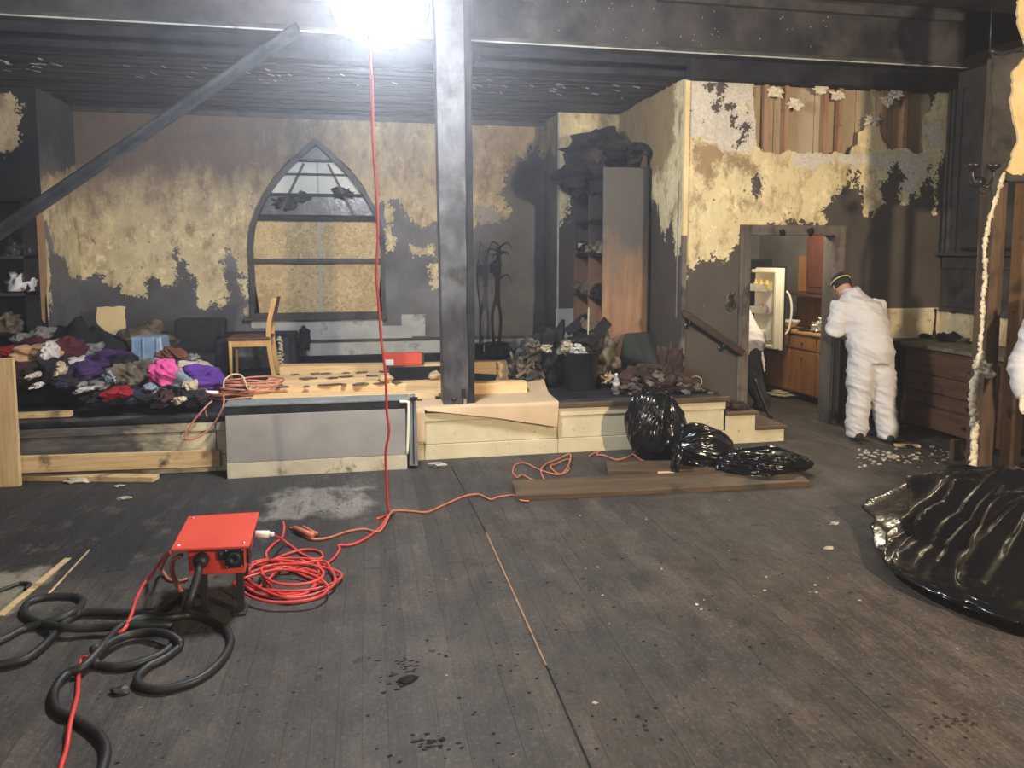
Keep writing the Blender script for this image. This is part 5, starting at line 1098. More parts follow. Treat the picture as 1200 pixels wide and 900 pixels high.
# ------------------------------------------------------------------ burnt plant in a pot
p = U(582, 418, Y=9.2)
pl = thing('burnt_plant', (p.x, 9.2, ST), 'charred twisted pole plant in a black pot against the back wall', 'plant')
m_ = MB(); m_.lathe([(.10, 0), (.15, .04), (.155, .17), (.17, .20), (.12, .21), (.01, .19)], (p.x, 9.2, ST), 16); m_.build('pot', 'black_char', pl)
for s_ in (-1, 1):
    P_ = [Vector((p.x+s_*.03, 9.2, ST+.18)), Vector((p.x+s_*.055, 9.2, ST+.45)), Vector((p.x+s_*.045, 9.21, ST+.62)), Vector((p.x+.01, 9.2, ST+.78)), Vector((p.x+.02+s_*.01, 9.2, 1.55)), Vector((p.x+.03+s_*.01, 9.2, 1.86))]
    m_ = MB(); m_.tube(P_, [.022, .020, .02, .032, .028, .02], 8, 5); m_.build('stem', 'black_char', pl)
random.seed(6)
for i in range(9):
    z = 1.45+random.random()*.55; sgn = random.choice((-1, 1)); l_ = random.uniform(.06, .2)
    a = Vector((p.x+.03, 9.2, z)); m_ = MB(); m_.tube([a, a+Vector((sgn*l_*.6, -.02, l_*.3)), a+Vector((sgn*l_, -.02, -l_*.35))], [.018, .014, .004], 6, 3, flat=.4); m_.build('shrivelled_leaf', 'black_char', pl)
m_ = MB(); m_.blob((p.x-.02, 9.19, 1.60), (.07, .05, .09), .4, 3, 2, 8); m_.build('charred_knot', 'black_char', pl)
q = U(562, 300, Y=9.35); m_ = MB(); m_.tube([(q.x, 9.4, ST+.02), (q.x+.02, 9.42, 1.0), (q.x-.02, 9.45, 1.5), (q.x+.03, 9.45, 1.95)], [.014, .012, .01, .004], 6, 4)
tag(m_.build('burnt_stalk', 'black_char'), 'thin burnt stalk leaning on the back wall just right of the column', 'stalk')
m_ = MB(); m_.lathe([(.07, 0), (.09, .03), (.09, .2), (.10, .21), (.01, .2)], (U(558, 410, Y=9.1).x, 9.1, ST), 14); tag(m_.build('small_black_pot', 'black_char'), 'small blackened pot between the column and the plant pot', 'pot')

# ------------------------------------------------------------------ debris bags, waste bin, bottle, slab
for i, (px, py, rx, rz, mt, lab, Y, s_) in enumerate(((622, 425, .20, .24, 'green_black', 'grey charred debris sack right of the brown paper', 7.3, 3), (645, 418, .17, .30, 'black_char', 'tall black debris sack left of the waste bin', 7.2, 4), (600, 432, .16, .14, 'black_char', 'low black burnt heap behind the brown paper', 7.9, 5), (708, 428, .15, .27, 'debris_brown', 'brown burnt debris stack right of the waste bin', 7.15, 6))):
    p = U(px, py, Y=Y); m_ = MB(); m_.blob((p.x, Y, ST+rz*.9), (rx, .2, rz), .42, 4, 1.9, s_, flat=-rz*.9); tag(m_.build('debris_sack', mt), lab, 'debris')
for i, (px, py, r_, mt, lab) in enumerate(((625, 405, .06, 'debris_brown', 'crumpled pale brown paper on top of the grey sack'), (640, 408, .045, 'chips', 'torn pale paper edge between the debris sacks'), (703, 433, .05, 'debris_brown', 'brown burnt scrap at the foot of the waste bin'), (713, 443, .06, 'pine_worn', 'yellow brown lump of burnt foam by the water bottle'))):
    p = U(px, py, Y=6.95); p.z = max(p.z, ST+r_*.7) if i > 1 else p.z; m_ = MB(); m_.blob(p, (r_, r_, r_*.8), .6, 3, 2.2, i+80); m_.s = [False]*len(m_.s); tag(m_.build('paper_scrap', mt), lab, 'scrap')
bx_, by_ = U(680, 458, Z=ST).x+.03, 6.95
wb = thing('waste_bin', (bx_, by_, ST), 'round black plastic waste bin full of burnt debris on the platform', 'waste bin')
m_ = MB(); m_.lathe([(.15, 0), (.155, .01), (.185, .36), (.197, .365), (.197, .375), (.178, .375), (.148, .02), (.01, .02)], (bx_, by_, ST), 32); m_.build('body', 'bin_black', wb)
m_ = MB(); m_.lathe([(.172, .31), (.12, .335), (.01, .34)], (bx_, by_, ST), 24); m_.build('ash_fill', 'black_char', wb)
load = [(-.10, .0, .40, .10, 'debris_brown', 'crumpled brown card in the waste bin, left'), (.02, .02, .44, .13, 'black_char', 'peaked black board in the waste bin'), (-.14, -.05, .42, .06, 'chips', 'bundle of pale burnt paper at the left rim of the waste bin'), (-.04, -.08, .39, .06, 'grey_board', 'grey rag at the front rim of the waste bin')]
for i, (dx, dy, dz, r_, mt, lab) in enumerate(load):
    m_ = MB(); m_.blob((bx_+dx, by_+dy, ST+dz), (r_, r_*.8, r_*.85), .55, 3, 2.2, i+90); m_.s = [False]*len(m_.s); tag(m_.build('bin_load', mt), lab, 'debris')
for i, (a, b, w_, mt, lab) in enumerate((((-.02, 0, .42), (.14, .02, .54), .05, 'stud_dark', 'dark burnt slat rising from the waste bin to the right'), ((-.14, 0, .56), (.0, .02, .66), .09, 'black_char', 'left half of the bent black board on the waste bin'), ((0, .02, .665), (.12, .04, .60), .09, 'debris_brown', 'right half of the bent board on the waste bin'), ((.06, 0, .4), (.30, .06, .66), .12, 'black_char', 'black slab leaning out of the waste bin to the right'), ((.06, -.05, .42), (.065, -.05, .80), .012, 'chips', 'thin pale stick standing up in the waste bin'))):
    m_ = MB(); m_.beam(Vector((bx_, by_, ST))+Vector(a), Vector((bx_, by_, ST))+Vector(b), w_, .014, (0, 1, .2)); tag(m_.build('burnt_stick', mt), lab, 'slat')
p = U(722, 462, Z=ST)
wb2 = thing('water_bottle', (p.x, p.y, ST), 'small clear plastic water bottle standing on the platform edge', 'bottle')
m_ = MB(); m_.lathe([(.030, 0), (.034, .01), (.034, .05), (.031, .06), (.034, .07), (.034, .12), (.031, .135), (.012, .165), (.012, .18)], (p.x, p.y, ST), 18); m_.build('body', 'clear_plastic', wb2)
m_ = MB(); m_.lathe([(.014, .178), (.014, .198), (.002, .199)], (p.x, p.y, ST), 14); m_.build('cap', 'white_plastic', wb2)
m_ = MB(); m_.lathe([(.0345, .075), (.0345, .115)], (p.x, p.y, ST), 18); m_.build('label_band', 'grey_board', wb2)
random.seed(53); m_ = MB()
for i in range(150):        # splintered char around the bin
    px = random.uniform(596, 720); top_ = 395+abs(px-668)*.28; py = random.uniform(top_, 440); c0_ = U(px, py, Y=7.05+random.random()*.12)
    if c0_.z < ST+.03: c0_.z = ST+.03
    d_ = Vector((random.uniform(-1, 1), random.uniform(-.3, .3), random.uniform(-.4, 1)))*random.uniform(.02, .085)
    if (c0_-d_).z < ST+.01: d_.z = 0
    m_.beam(c0_-d_, c0_+d_, random.uniform(.008, .045), .006, (0, 1, .1))
tag(m_.build('charred_splinters', 'debris_brown'), 'charred splinters and paper heaped around the black waste bin', 'debris', None, 'stuff')
# dark leaning panel and reddish debris heap
pa, pb_, pc, pd = U(722, 436, Y=7.35), U(772, 440, Y=7.2), U(778, 388, Y=7.6), U(733, 391, Y=7.6)
m_ = MB(); P4 = [Vector((pa.x, pa.y, ST+.02)), Vector((pb_.x+.05, pb_.y, ST+.02)), pc, pd]
m_.hexa([P4[0], P4[1], P4[1]+Vector((0, .04, 0)), P4[0]+Vector((0, .04, 0)), P4[3], P4[2], P4[2]+Vector((0, .04, 0)), P4[3]+Vector((0, .04, 0))])
tag(m_.build('leaning_slab', 'green_black', bevel=.012), 'dark green-black panel leaning against the bookcase', 'slab')
m_ = MB(); p = U(764, 440, Y=6.68); m_.blob((p.x, 6.66, ST+.08), (.32, .18, .16), .34, 4, 2.2, 12, flat=-.08, smooth=False); m_.blob((U(790, 430, Y=6.7).x-.04, 6.72, ST+.13), (.13, .08, .27), .42, 4, 2.0, 13, flat=-.13, smooth=False)
random.seed(52)
for i in range(70):
    a = random.uniform(0, 2*PI); r_ = random.random()**.6; c0_ = Vector((p.x+r_*.36*math.cos(a), 6.62+r_*.2*math.sin(a)-.02, ST+.04+(1-r_)*.24))
    d_ = Vector((random.uniform(-1, 1), random.uniform(-.6, .3), random.uniform(-.3, .9)))*random.uniform(.03, .10); m_.beam(c0_-d_, c0_+d_, random.uniform(.01, .04), .006)
m2_ = MB()
for i in range(60):
    a = random.uniform(0, 2*PI); r_ = random.random()**.5; s_ = random.uniform(.012, .035); m2_.blob((p.x+r_*.42*math.cos(a), max(6.36, 6.58+r_*.24*math.sin(a)), ST+.03+(1-r_)*.22), (s_*1.5, s_, s_*.8), .5, 1, 2, i, smooth=False)
tag(m2_.build('burnt_lumps', 'bark'), 'grey brown burnt lumps strewn over the reddish heap', 'debris', None, 'stuff')
tag(m_.build('reddish_debris_heap', 'debris_red'), 'reddish brown heap of burnt debris at the top of the steps', 'debris', None, 'stuff')
random.seed(31); m_ = MB()
for i in range(90):
    px = random.uniform(735, 838); p = U(px, random.uniform(430, 462), Z=ST); s_ = random.uniform(.012, .04); m_.blob((min(p.x, 3.2), max(6.36, min(p.y, 6.85)), ST+s_*.4), (s_*1.6, s_, s_*.6), .5, 1, 2, i)
tag(m_.build('debris_crumbs', 'debris_brown'), 'scatter of dark crumbs at the right end of the platform', 'debris', None, 'stuff')
p = U(793, 424, Y=6.80); m_ = MB(); m_.blob(p, (.035, .02, .09), .4, 2, 2, 3); tag(m_.build('white_shard', 'plaster_crust'), 'white curled plaster shard leaning on the wall by the debris', 'plaster')
P_ = []
c0 = U(816, 450, Y=6.8)
for i in range(14): a = 2*PI*i/12; P_.append(Vector((c0.x+.07*math.cos(a), 6.82, c0.z+.02+.055*math.sin(a))))
m_ = MB(); m_.tube(P_, .005, 6, 3); m_.tube([U(760, 452, Y=6.6), U(790, 452, Y=6.62), U(812, 453, Y=6.7)], .005, 6, 3); tag(m_.build('wire_ring', 'pale_cord'), 'thin wire ring lying on the debris near the steps', 'wire')
m_ = MB(); p = U(845, 478, Y=6.5); random.seed(9)
for i in range(14): m_.blob((SR+.02+random.random()*.26, 6.4+random.random()*.4, .305+random.random()*.035), (.06, .04, .025), .6, 2, 2, i+5)
tag(m_.build('step_rubble', 'debris_red'), 'charred rubble lying on the upper step', 'debris', None, 'stuff')
m_ = MB(); a = U(843, 482, Y=6.55); 
# ------------------------------------------------------------------ black trash bags
def bagmesh(c, rad, seed, folds=7, amp=.10, axis=(0, 0, 1), rot=0.0, sub=6, flatz=-.62, facet=.05, pinch=0.0, fs_=1.5, slope=0.0):
    """a sack of thin plastic: broad bulges, folds running to the neck, faceted creases"""
    m = MB(); vs, fs = ICO(sub); out = []; off = Vector((seed*2.1, seed*5.7, seed*.9)); cr, sr = math.cos(rot), math.sin(rot)
    A = Vector(axis).normalized(); E1 = A.orthogonal().normalized(); E2 = A.cross(E1)
    for v in vs:
        lat = v.dot(A); d = math.sqrt(max(0, 1-lat*lat)); dirn = (E1*v.dot(E1)+E2*v.dot(E2)); dirn = dirn/d if d > 1e-5 else E1
        wv = mn.noise(v*1.6+off)
        f1 = abs(mn.noise(dirn*folds*.30+A*(lat*.5+wv*.6)+off)); f2 = abs(mn.noise(dirn*folds*.75+A*(lat*.7+wv*.4)+off*1.7))
        near = max(0, min(1, (lat+.65)/.8))*min(1, d*1.6)
        ds = mn.voronoi(v*fs_+off+Vector((wv, wv, 0))*.5)[0]; fc = math.exp(-(ds[1]-ds[0])*7)
        ds2 = mn.voronoi(v*fs_*2.6+off*1.3)[0]; fc2 = math.exp(-(ds2[1]-ds2[0])*7)
        big = mn.noise(v*1.1+off*.7)
        k = 1 + big*.20 + (max(0, 1-f1*2.6)**1.6-.35)*amp*near + (max(0, 1-f2*3)**1.6-.3)*amp*.6*near - fc*facet - fc2*facet*.35 + ds[0]*facet*.8
        if pinch and lat > .6: k *= 1-pinch*((lat-.6)/.4)**1.5*(0 if d < .02 else 1)
        p = Vector((v.x*rad[0]*k, v.y*rad[1]*k, v.z*rad[2]*k))
        fz_ = rad[2]*flatz
        if slope and p.z > fz_: p.z = fz_+(p.z-fz_)*max(.25, 1-slope*(.5-.5*p.x/rad[0]))
        if p.z < fz_: p.z = fz_ + (p.z-fz_)*.02
        out.append((c[0]+p.x*cr-p.y*sr, c[1]+p.x*sr+p.y*cr, c[2]+p.z-fz_+.008))
    m.add(out, fs, True); return m
def crease(o, n=2):
    md = o.modifiers.new('soften', 'SMOOTH'); md.iterations = n; md.factor = .5
    return o
def knot(c, s_, seed):
    m = MB(); random.seed(seed)
    for i in range(9):
        a = random.random()*2*PI; m.tube([Vector(c), Vector(c)+Vector((math.cos(a)*s_*.5, math.sin(a)*s_*.5, s_*.5)), Vector(c)+Vector((math.cos(a)*s_*1.1, math.sin(a)*s_*.9, s_*random.uniform(.1, .7)))], [s_*.14, s_*.22, s_*.12], 7, 3, flat=.35)
    return m
p = U(757, 530, Z=0)
b_ = thing('trash_bag', (p.x+.02, 5.98, 0), 'full upright black trash bag leaning on the platform front', 'trash bag', 'black trash bags by the steps')
crease(bagmesh((p.x+.02, 5.98, 0), (.27, .24, .35), 3, 5, .16, (.25, -.1, 1), flatz=-.70, facet=.055, fs_=1.35).build('sack', 'bag_plastic', b_), 3)
knot((p.x+.05, 5.97, .545), .085, 4).build('gathered_neck', 'bag_plastic', b_)
p = U(818, 550, Z=0)
b_ = thing('trash_bag', (p.x, 5.70, 0), 'rounded black trash bag in the middle of the three by the steps', 'trash bag', 'black trash bags by the steps')
crease(bagmesh((p.x+.06, 5.66, 0), (.27, .21, .21), 9, 5, .07, (-.9, -.2, .4), flatz=-.58, facet=.035).build('sack', 'bag_plastic', b_), 3)
m_ = MB(); q = U(793, 530, Y=5.50); m_.tube([(q.x+.03, 5.53, .17), (q.x, 5.48, .15), (q.x-.03, 5.46, .08), (q.x-.02, 5.45, .012), (q.x+.04, 5.46, .012)], [.05, .055, .05, .045, .03], 10, 4, flat=.5); m_.build('folded_corner', 'bag_plastic', b_)
p = U(903, 560, Z=0)
b_ = thing('trash_bag', (p.x, 5.45, 0), 'flat half empty black trash bag lying at the right of the three', 'trash bag', 'black trash bags by the steps')
crease(bagmesh((p.x+.02, 5.40, 0), (.37, .22, .125), 14, 9, .22, (-.95, .1, .3), flatz=-.5, rot=-.12, facet=.11, fs_=1.7).build('sack', 'bag_plastic', b_), 3)
b_ = thing('trash_bag', (3.40, 3.35, 0), 'huge crumpled black trash bag in the right foreground', 'trash bag')
crease(bagmesh((3.55, 3.28, 0), (.76, .88, .43), 50, 9, .29, (.80, .30, .52), sub=7, flatz=-.50, rot=.10, facet=.06, fs_=1.6, slope=.85).build('sack', 'bag_plastic', b_), 6)

# ------------------------------------------------------------------ drawers and counter at right
dx = 5.36
du = thing('drawer_cabinet', (dx+.3, 6.2, 0), 'dark brown wooden cabinet with four wide drawers under the right counter', 'cabinet')
m_ = MB(); m_.b2(dx+.02, XR-.02, 5.42, 6.62, .07, .84); m_.build('carcass', 'drawer_wood', du)
for i, (z0, z1, off) in enumerate(((.60, .80, 0), (.43, .585, .006), (.30, .42, 0), (.085, .285, .03))):
    m_ = MB(); m_.b2(dx-off-.005, dx+.02, 5.46, 6.58, z0, z1); dr = m_.build('drawer', 'drawer_wood', du, bevel=.005)
    for y in (5.75, 6.28):
        m_ = MB(); m_.lathe([(.008, 0), (.010, -.012), (.018, -.022), (.012, -.03), (.002, -.031)], (dx-off-.004, y, (z0+z1)/2), 12, 'X'); m_.build('knob', 'dark_steel', dr)
m_ = MB(); m_.b2(dx+.05, XR-.02, 5.42, 6.6, 0, .07); m_.build('kick_board', 'black_char', du)
m_ = MB(); m_.b2(dx-.03, XR-.003, 5.38, 6.64, .845, .885); tag(m_.build('worktop', 'counter_top', bevel=.005), 'sooty tan worktop over the four drawers', 'worktop')
st_ = thing('burnt_stove', (5.1, 6.66, 0), 'blackened base unit between the worker and the drawers', 'cabinet')
m_ = MB(); m_.b2(4.86, dx+.62, 6.66, YR-.02, 0, .84); m_.build('carcass', 'counter_black', st_)
m_ = MB(); m_.b2(4.84, dx+.63, 6.64, YR-.02, .845, .885); m_.build('top', 'counter_black', st_, bevel=.004)
m_ = MB(); m_.b2(4.90, 5.32, 6.652, 6.665, .12, .75); m_.build('front_door', 'black_char', st_, bevel=.004)
random.seed(12)
for i, (px, py, rx, mt, lab) in enumerate(((1086, 398, .05, 'black_char', 'charred lump on the worktop by the corner'), (1113, 400, .09, 'black_char', 'black ash heap on the worktop against the cream board'), (1128, 404, .06, 'debris_brown', 'brown ash heap at the near end of the worktop'))):
    p = U(px, py, X=5.8); m_ = MB(); m_.blob((5.8, max(p.y, 5.6), .885+rx*.3), (rx, rx*1.3, rx*.55), .5, 3, 2, i+70, flat=-rx*.3); tag(m_.build('ash_heap', mt), lab, 'ash')
m_ = MB(); m_.tube([(5.93, 6.88, .9), (5.93, 6.88, 1.0), (5.94, 6.885, 1.1), (5.93, 6.88, 1.19)], [.02, .012, .01, .012], 8, 3); tag(m_.build('burnt_pipe', 'black_char'), 'thin burnt pipe in the wall corner above the counter', 'pipe')
p = U(1135, 540, Z=0); m_ = MB(); m_.b2(5.0, 5.36, 5.5, 5.52, 0, .05)
m_.box((4.93, 5.42, .09), (.06, .05, .18)); 
tag(m_.build('broken_board', 'stud_dark'), 'broken strip of board on the floor under the drawers', 'board')

# ------------------------------------------------------------------ kitchen through the doorway
A_, B_ = Vector((5.10, 8.80, 0)), Vector((5.20, 7.30, 0))
kb = thing('kitchen_base_cabinet', (5.3, 8.1, 0), 'honey brown kitchen base cabinet seen through the doorway', 'cabinet')
def kq(t, off, z): p = A_.lerp(B_, t); return Vector((p.x+off, p.y, z))
def kbox(t0, t1, o0, o1, z0, z1): m = MB(); m.hexa([kq(t1, o0, z0), kq(t1, o1, z0), kq(t0, o1, z0), kq(t0, o0, z0), kq(t1, o0, z1), kq(t1, o1, z1), kq(t0, o1, z1), kq(t0, o0, z1)]); return m
kbox(0, 1, .0, .45, .08, .80).build('carcass', 'cabinet_wood', kb)
for t0, t1 in ((.02, .32), (.34, .66), (.68, .98)):
    d = kbox(t0, t1, -.02, 0, .10, .60).build('door', 'cabinet_wood', kb, bevel=.004)
    m_ = MB(); m_.lathe([(.006, 0), (.014, -.02), (.002, -.024)], kq((t0+t1)/2, -.02, .52), 10, 'X'); m_.build('knob', 'dark_steel', d)
    d = kbox(t0, t1, -.02, 0, .63, .78).build('drawer', 'cabinet_wood', kb, bevel=.004)
    m_ = MB(); m_.lathe([(.006, 0), (.014, -.02), (.002, -.024)], kq((t0+t1)/2, -.02, .70), 10, 'X'); m_.build('knob', 'dark_steel', d)
tag(kbox(-.01, 1.01, -.035, .48, .81, .84).build('kitchen_worktop', 'chair_wood', bevel=.003), 'light wooden worktop in the kitchen under the white bowl', 'worktop')
tag(kbox(0, 1.0, .40, .46, .845, 1.22).build('kitchen_splash_board', 'cabinet_wood'), 'brown board behind the kitchen worktop', 'board')
ku = thing('kitchen_wall_cabinet', (5.4, 7.8, 1.3), 'reddish brown wall cabinet with raised panel door in the kitchen', 'cabinet')
kbox(.38, 1, .12, .45, 1.30, 2.15).build('carcass', 'cabinet_dark', ku)
for t0, t1 in ((.40, .68), (.70, .98)):
    d = kbox(t0, t1, .10, .12, 1.31, 2.14).build('door', 'cabinet_dark', ku, bevel=.004)
    kbox(t0+.04, t1-.04, .09, .10, 1.38, 2.07).build('raised_panel', 'cabinet_dark', d, bevel=.006)
kbox(.0, 1, .06, .45, 1.26, 1.29).build('under_shelf', 'cabinet_dark', ku)
kbox(.05, .38, .36, .45, 1.30, 1.75).build('plywood_side', 'cabinet_wood', ku)
p = kq(.22, .09, .845)
m_ = MB(); m_.lathe([(.035, 0), (.04, .012), (.07, .03), (.115, .075), (.125, .10), (.118, .10), (.06, .035), (.01, .025)], p, 24); tag(m_.build('white_bowl', 'china'), 'white bowl on the kitchen worktop', 'bowl')
p = kq(.44, .09, .845); m_ = MB(); m_.lathe([(.08, 0), (.11, .015), (.115, .025), (.07, .015), (.01, .012)], p, 20); tag(m_.build('dark_pan', 'dark_steel'), 'dark shallow pan beside the white bowl', 'pan')
p = kq(.56, .10, .845)
for i, (d_, r_, lab) in enumerate((((0, 0, .06), .06, 'crumpled foil ball nearest the pan'), ((.02, -.12, .05), .055, 'low crumpled foil lump at the near end of the worktop'), ((.05, -.04, .13), .05, 'crumpled foil lump on top of the foil heap'))):
    m_ = MB(); m_.blob(p+Vector(d_), (r_, r_*1.2, r_), .5, 3, 2.4, i+2); m_.s = [False]*len(m_.s); tag(m_.build('foil_lump', 'foil'), lab, 'foil')
m_ = MB(); P_ = [kq(.78, -.03, .80), kq(.80, -.06, .55), kq(.84, -.05, .3), kq(.88, -.07, .02)]; m_.tube(P_, .008, 6, 5); tag(m_.build('dangling_cord', 'fridge_white'), 'pale cord dangling in front of the kitchen cabinet', 'cord')
# refrigerator with its door open
frg = thing('refrigerator', (4.35, 9.2, 0), 'open white refrigerator glowing in the kitchen light', 'refrigerator')
hx, hy = U(884, 360, Y=8.75).x, 8.75; ex, ey = U(915, 360, Y=8.25).x, 8.25
m_ = MB(); m_.b2(hx-.80, hx-.02, 8.85, 9.5, .02, 1.64); m_.build('cabinet_body', 'counter_black', frg, bevel=.01)
m_ = MB(); m_.b2(hx-.78, hx-.04, 8.84, 8.86, .66, 1.60); m_.build('inner_liner', 'fridge_white', frg)
zt, zb = U(885, 314, Y=8.4).z, U(885, 410, Y=8.4).z
def fq(s_, n_, z):            # s along the door from hinge, n towards its shelves (camera side)
    d = Vector((ex-hx, ey-hy, 0)); nn = Vector((-d.y, d.x, 0)).normalized()*-1; return Vector((hx, hy, z)) + d*s_ + nn*n_
def fbox(s0, s1, n0, n1, z0, z1): m = MB(); m.hexa([fq(s0, n1, z0), fq(s1, n1, z0), fq(s1, n0, z0), fq(s0, n0, z0), fq(s0, n1, z1), fq(s1, n1, z1), fq(s1, n0, z1), fq(s0, n0, z1)]); return m
dd = fbox(0, 1.0, -.05, .0, zb, zt).build('door', 'fridge_white', frg, bevel=.01)
fbox(.90, .99, .0, .07, zb+.02, zt-.02).build('liner_rim', 'fridge_white', dd, bevel=.008)
fbox(.03, .95, .0, .07, zt-.06, zt-.02).build('liner_rim', 'fridge_white', dd, bevel=.008)
fbox(.03, .95, .0, .07, zb+.02, zb+.06).build('liner_rim', 'fridge_white', dd, bevel=.008)
fbox(.0, 1.03, -.06, -.05, zb-.03, zt+.02).build('outer_skin', 'counter_black', dd)
for z in (zb+.10, zb+.44, zb+.72):
    fbox(.05, .70, .0, .09, z, z+.015).build('door_shelf', 'clear_plastic', dd); fbox(.05, .70, .085, .092, z, z+.09).build('door_shelf_front', 'steel', dd)
m_ = MB(); m_.tube([fq(1.02, -.07, zt-.28), fq(1.06, -.11, zt-.36), fq(1.08, -.13, (zt+zb)/2), fq(1.06, -.11, zb+.28), fq(1.02, -.07, zb+.2)], .014, 8, 5); m_.build('handle', 'fridge_white', dd)
bl_ = ['amber sauce bottle at the left of the top fridge door shelf', 'amber jar in the middle of the top fridge door shelf', 'amber jar at the right of the top fridge door shelf', 'violet capped jar at the left of the middle fridge door shelf', 'violet capped jar in the centre of the middle fridge door shelf', 'violet capped jar at the right of the middle fridge door shelf']
k = 0
for z, mt in ((zb+.737, 'bottle_amber'), (zb+.457, 'bottle_violet')):
    for s_ in (.15, .36, .58):
        p = fq(s_, .045, z); m_ = MB(); h_ = .13 if mt == 'bottle_amber' else .10; m_.lathe([(.028, 0), (.03, .01), (.03, h_*.65), (.014, h_*.8), (.014, h_)], p, 12)
        tag(m_.build('bottle', mt), bl_[k], 'bottle', 'bottles in the refrigerator door'); k += 1
p = fq(.3, .06, zb+.14); m_ = MB(); m_.lathe([(.05, 0), (.09, .05), (.1, .10), (.095, .1), (.05, .01)], p+Vector((0, 0, .0)), 18); tag(m_.build('plastic_tub', 'white_plastic'), 'white tub on the lowest fridge door shelf', 'tub')
m_ = MB(); m_.b2(hx+.05, hx+.30, 8.9, 9.3, 0, .60); kk = m_.build('kitchen_corner_unit', 'cabinet_wood'); tag(kk, 'brown low cabinet below the open refrigerator door', 'cabinet')
m_ = MB(); m_.b2(hx+.32, 5.6, 9.6, 9.7, 0, 1.7); tag(m_.build('shadow_panel', 'counter_black'), 'tall black panel standing in for the shadow right of the refrigerator door', 'panel')  # black panel added in place of the open door's shadow
p = U(917, 464, Z=0); m_ = MB(); m_.blob((p.x, p.y, .03), (.18, .16, .03), .5, 3, 2, 4); tag(m_.build('crumpled_cloth', 'cloth_cream'), 'crumpled cream cloth on the kitchen floor', 'cloth')
p = U(892, 446, Z=0); m_ = MB(); m_.b2(p.x-.06, p.x+.06, p.y, p.y+.2, .0, .24); tag(m_.build('small_carton', 'fridge_white'), 'small pale carton on the kitchen floor behind the door jamb', 'carton')

# ------------------------------------------------------------------ people
def vox(name, mb, mat, parent, size=.012, wr=0.0, seed=0, smooth=3, freq=5.0):
    """weld overlapping shapes into one continuous skin, then wrinkle it"""
    me = bpy.data.meshes.new(name); me.from_pydata([tuple(v) for v in mb.v], [], mb.f); me.update()
    o = bpy.data.objects.new(name, me); col.objects.link(o)
    r = o.modifiers.new('r', 'REMESH'); r.mode = 'VOXEL'; r.voxel_size = size
    s_ = o.modifiers.new('s', 'SMOOTH'); s_.iterations = smooth; s_.factor = .6
    dg = bpy.context.evaluated_depsgraph_get(); dg.update()
    ev = bpy.data.meshes.new_from_object(o.evaluated_get(dg)); bpy.data.objects.remove(o); bpy.data.meshes.remove(me)
    ev.name = name; n = len(ev.vertices); co = np.zeros(n*3); ev.vertices.foreach_get('co', co); co = co.reshape(-1, 3)
    no = np.zeros(n*3); ev.vertices.foreach_get('normal', no); no = no.reshape(-1, 3)
    if wr:
        off = Vector((seed*3.1, seed*1.3, 0)); d = np.empty(n)
        for i in range(n):
            p = Vector(co[i]); q = Vector((p.x*freq*.8, p.y*freq*.8, p.z*freq*1.5)) + off + Vector((p.z*freq*.5, 0, p.x*freq*.6))
            d[i] = ((1-abs(mn.noise(q)))**3-.4) + .6*((1-abs(mn.noise(q*2.3)))**3-.4)
        co = co + no*d[:, None]*wr
    og = WORLD[parent.name] if parent else Vector((0, 0, 0)); co = co - np.array(og)
    ev.vertices.foreach_set('co', co.ravel()); ev.polygons.foreach_set('use_smooth', [True]*len(ev.polygons)); ev.materials.clear(); ev.materials.append(MAT[mat]); ev.update()
    o = bpy.data.objects.new(name, ev); col.objects.link(o); WORLD[o.name] = og
    if parent: o.parent = parent
    return o
def hand(m, wrist, tip_dir, palm_n, s_=1.0, curl=.6):
    t = Vector(tip_dir).normalized(); nrm = Vector(palm_n).normalized(); sd = t.cross(nrm).normalized(); w_ = Vector(wrist)
    m.loft([(w_+t*a*s_, sd*b*s_, nrm*c_*s_) for a, b, c_ in ((-.01, .026, .020), (.02, .034, .020), (.06, .042, .018), (.09, .041, .015), (.10, .03, .01))], 12)
    for k, (o_, L_) in enumerate(((-.030, .070), (-.010, .080), (.010, .075), (.029, .058))):
        p0 = w_+t*.088*s_+sd*o_*s_; p1 = p0+(t*math.cos(curl*.5)+nrm*math.sin(curl*.5))*L_*.45*s_; p2 = p1+(t*math.cos(curl*1.3)+nrm*math.sin(curl*1.3))*L_*.33*s_; p3 = p2+(t*math.cos(curl*2)+nrm*math.sin(curl*2))*L_*.25*s_
        m.tube([p0-t*.02*s_, p0, p1, p2, p3], [.009*s_, .0095*s_, .009*s_, .008*s_, .006*s_], 8)
    p0 = w_+t*.03*s_-sd*.032*s_; p1 = p0-sd*.028*s_+t*.025*s_+nrm*.012*s_; p2 = p1+t*.03*s_-sd*.005*s_+nrm*.014*s_
    m.tube([p0+sd*.015*s_, p0, p1, p2], [.012*s_, .012*s_, .011*s_, .008*s_], 8)
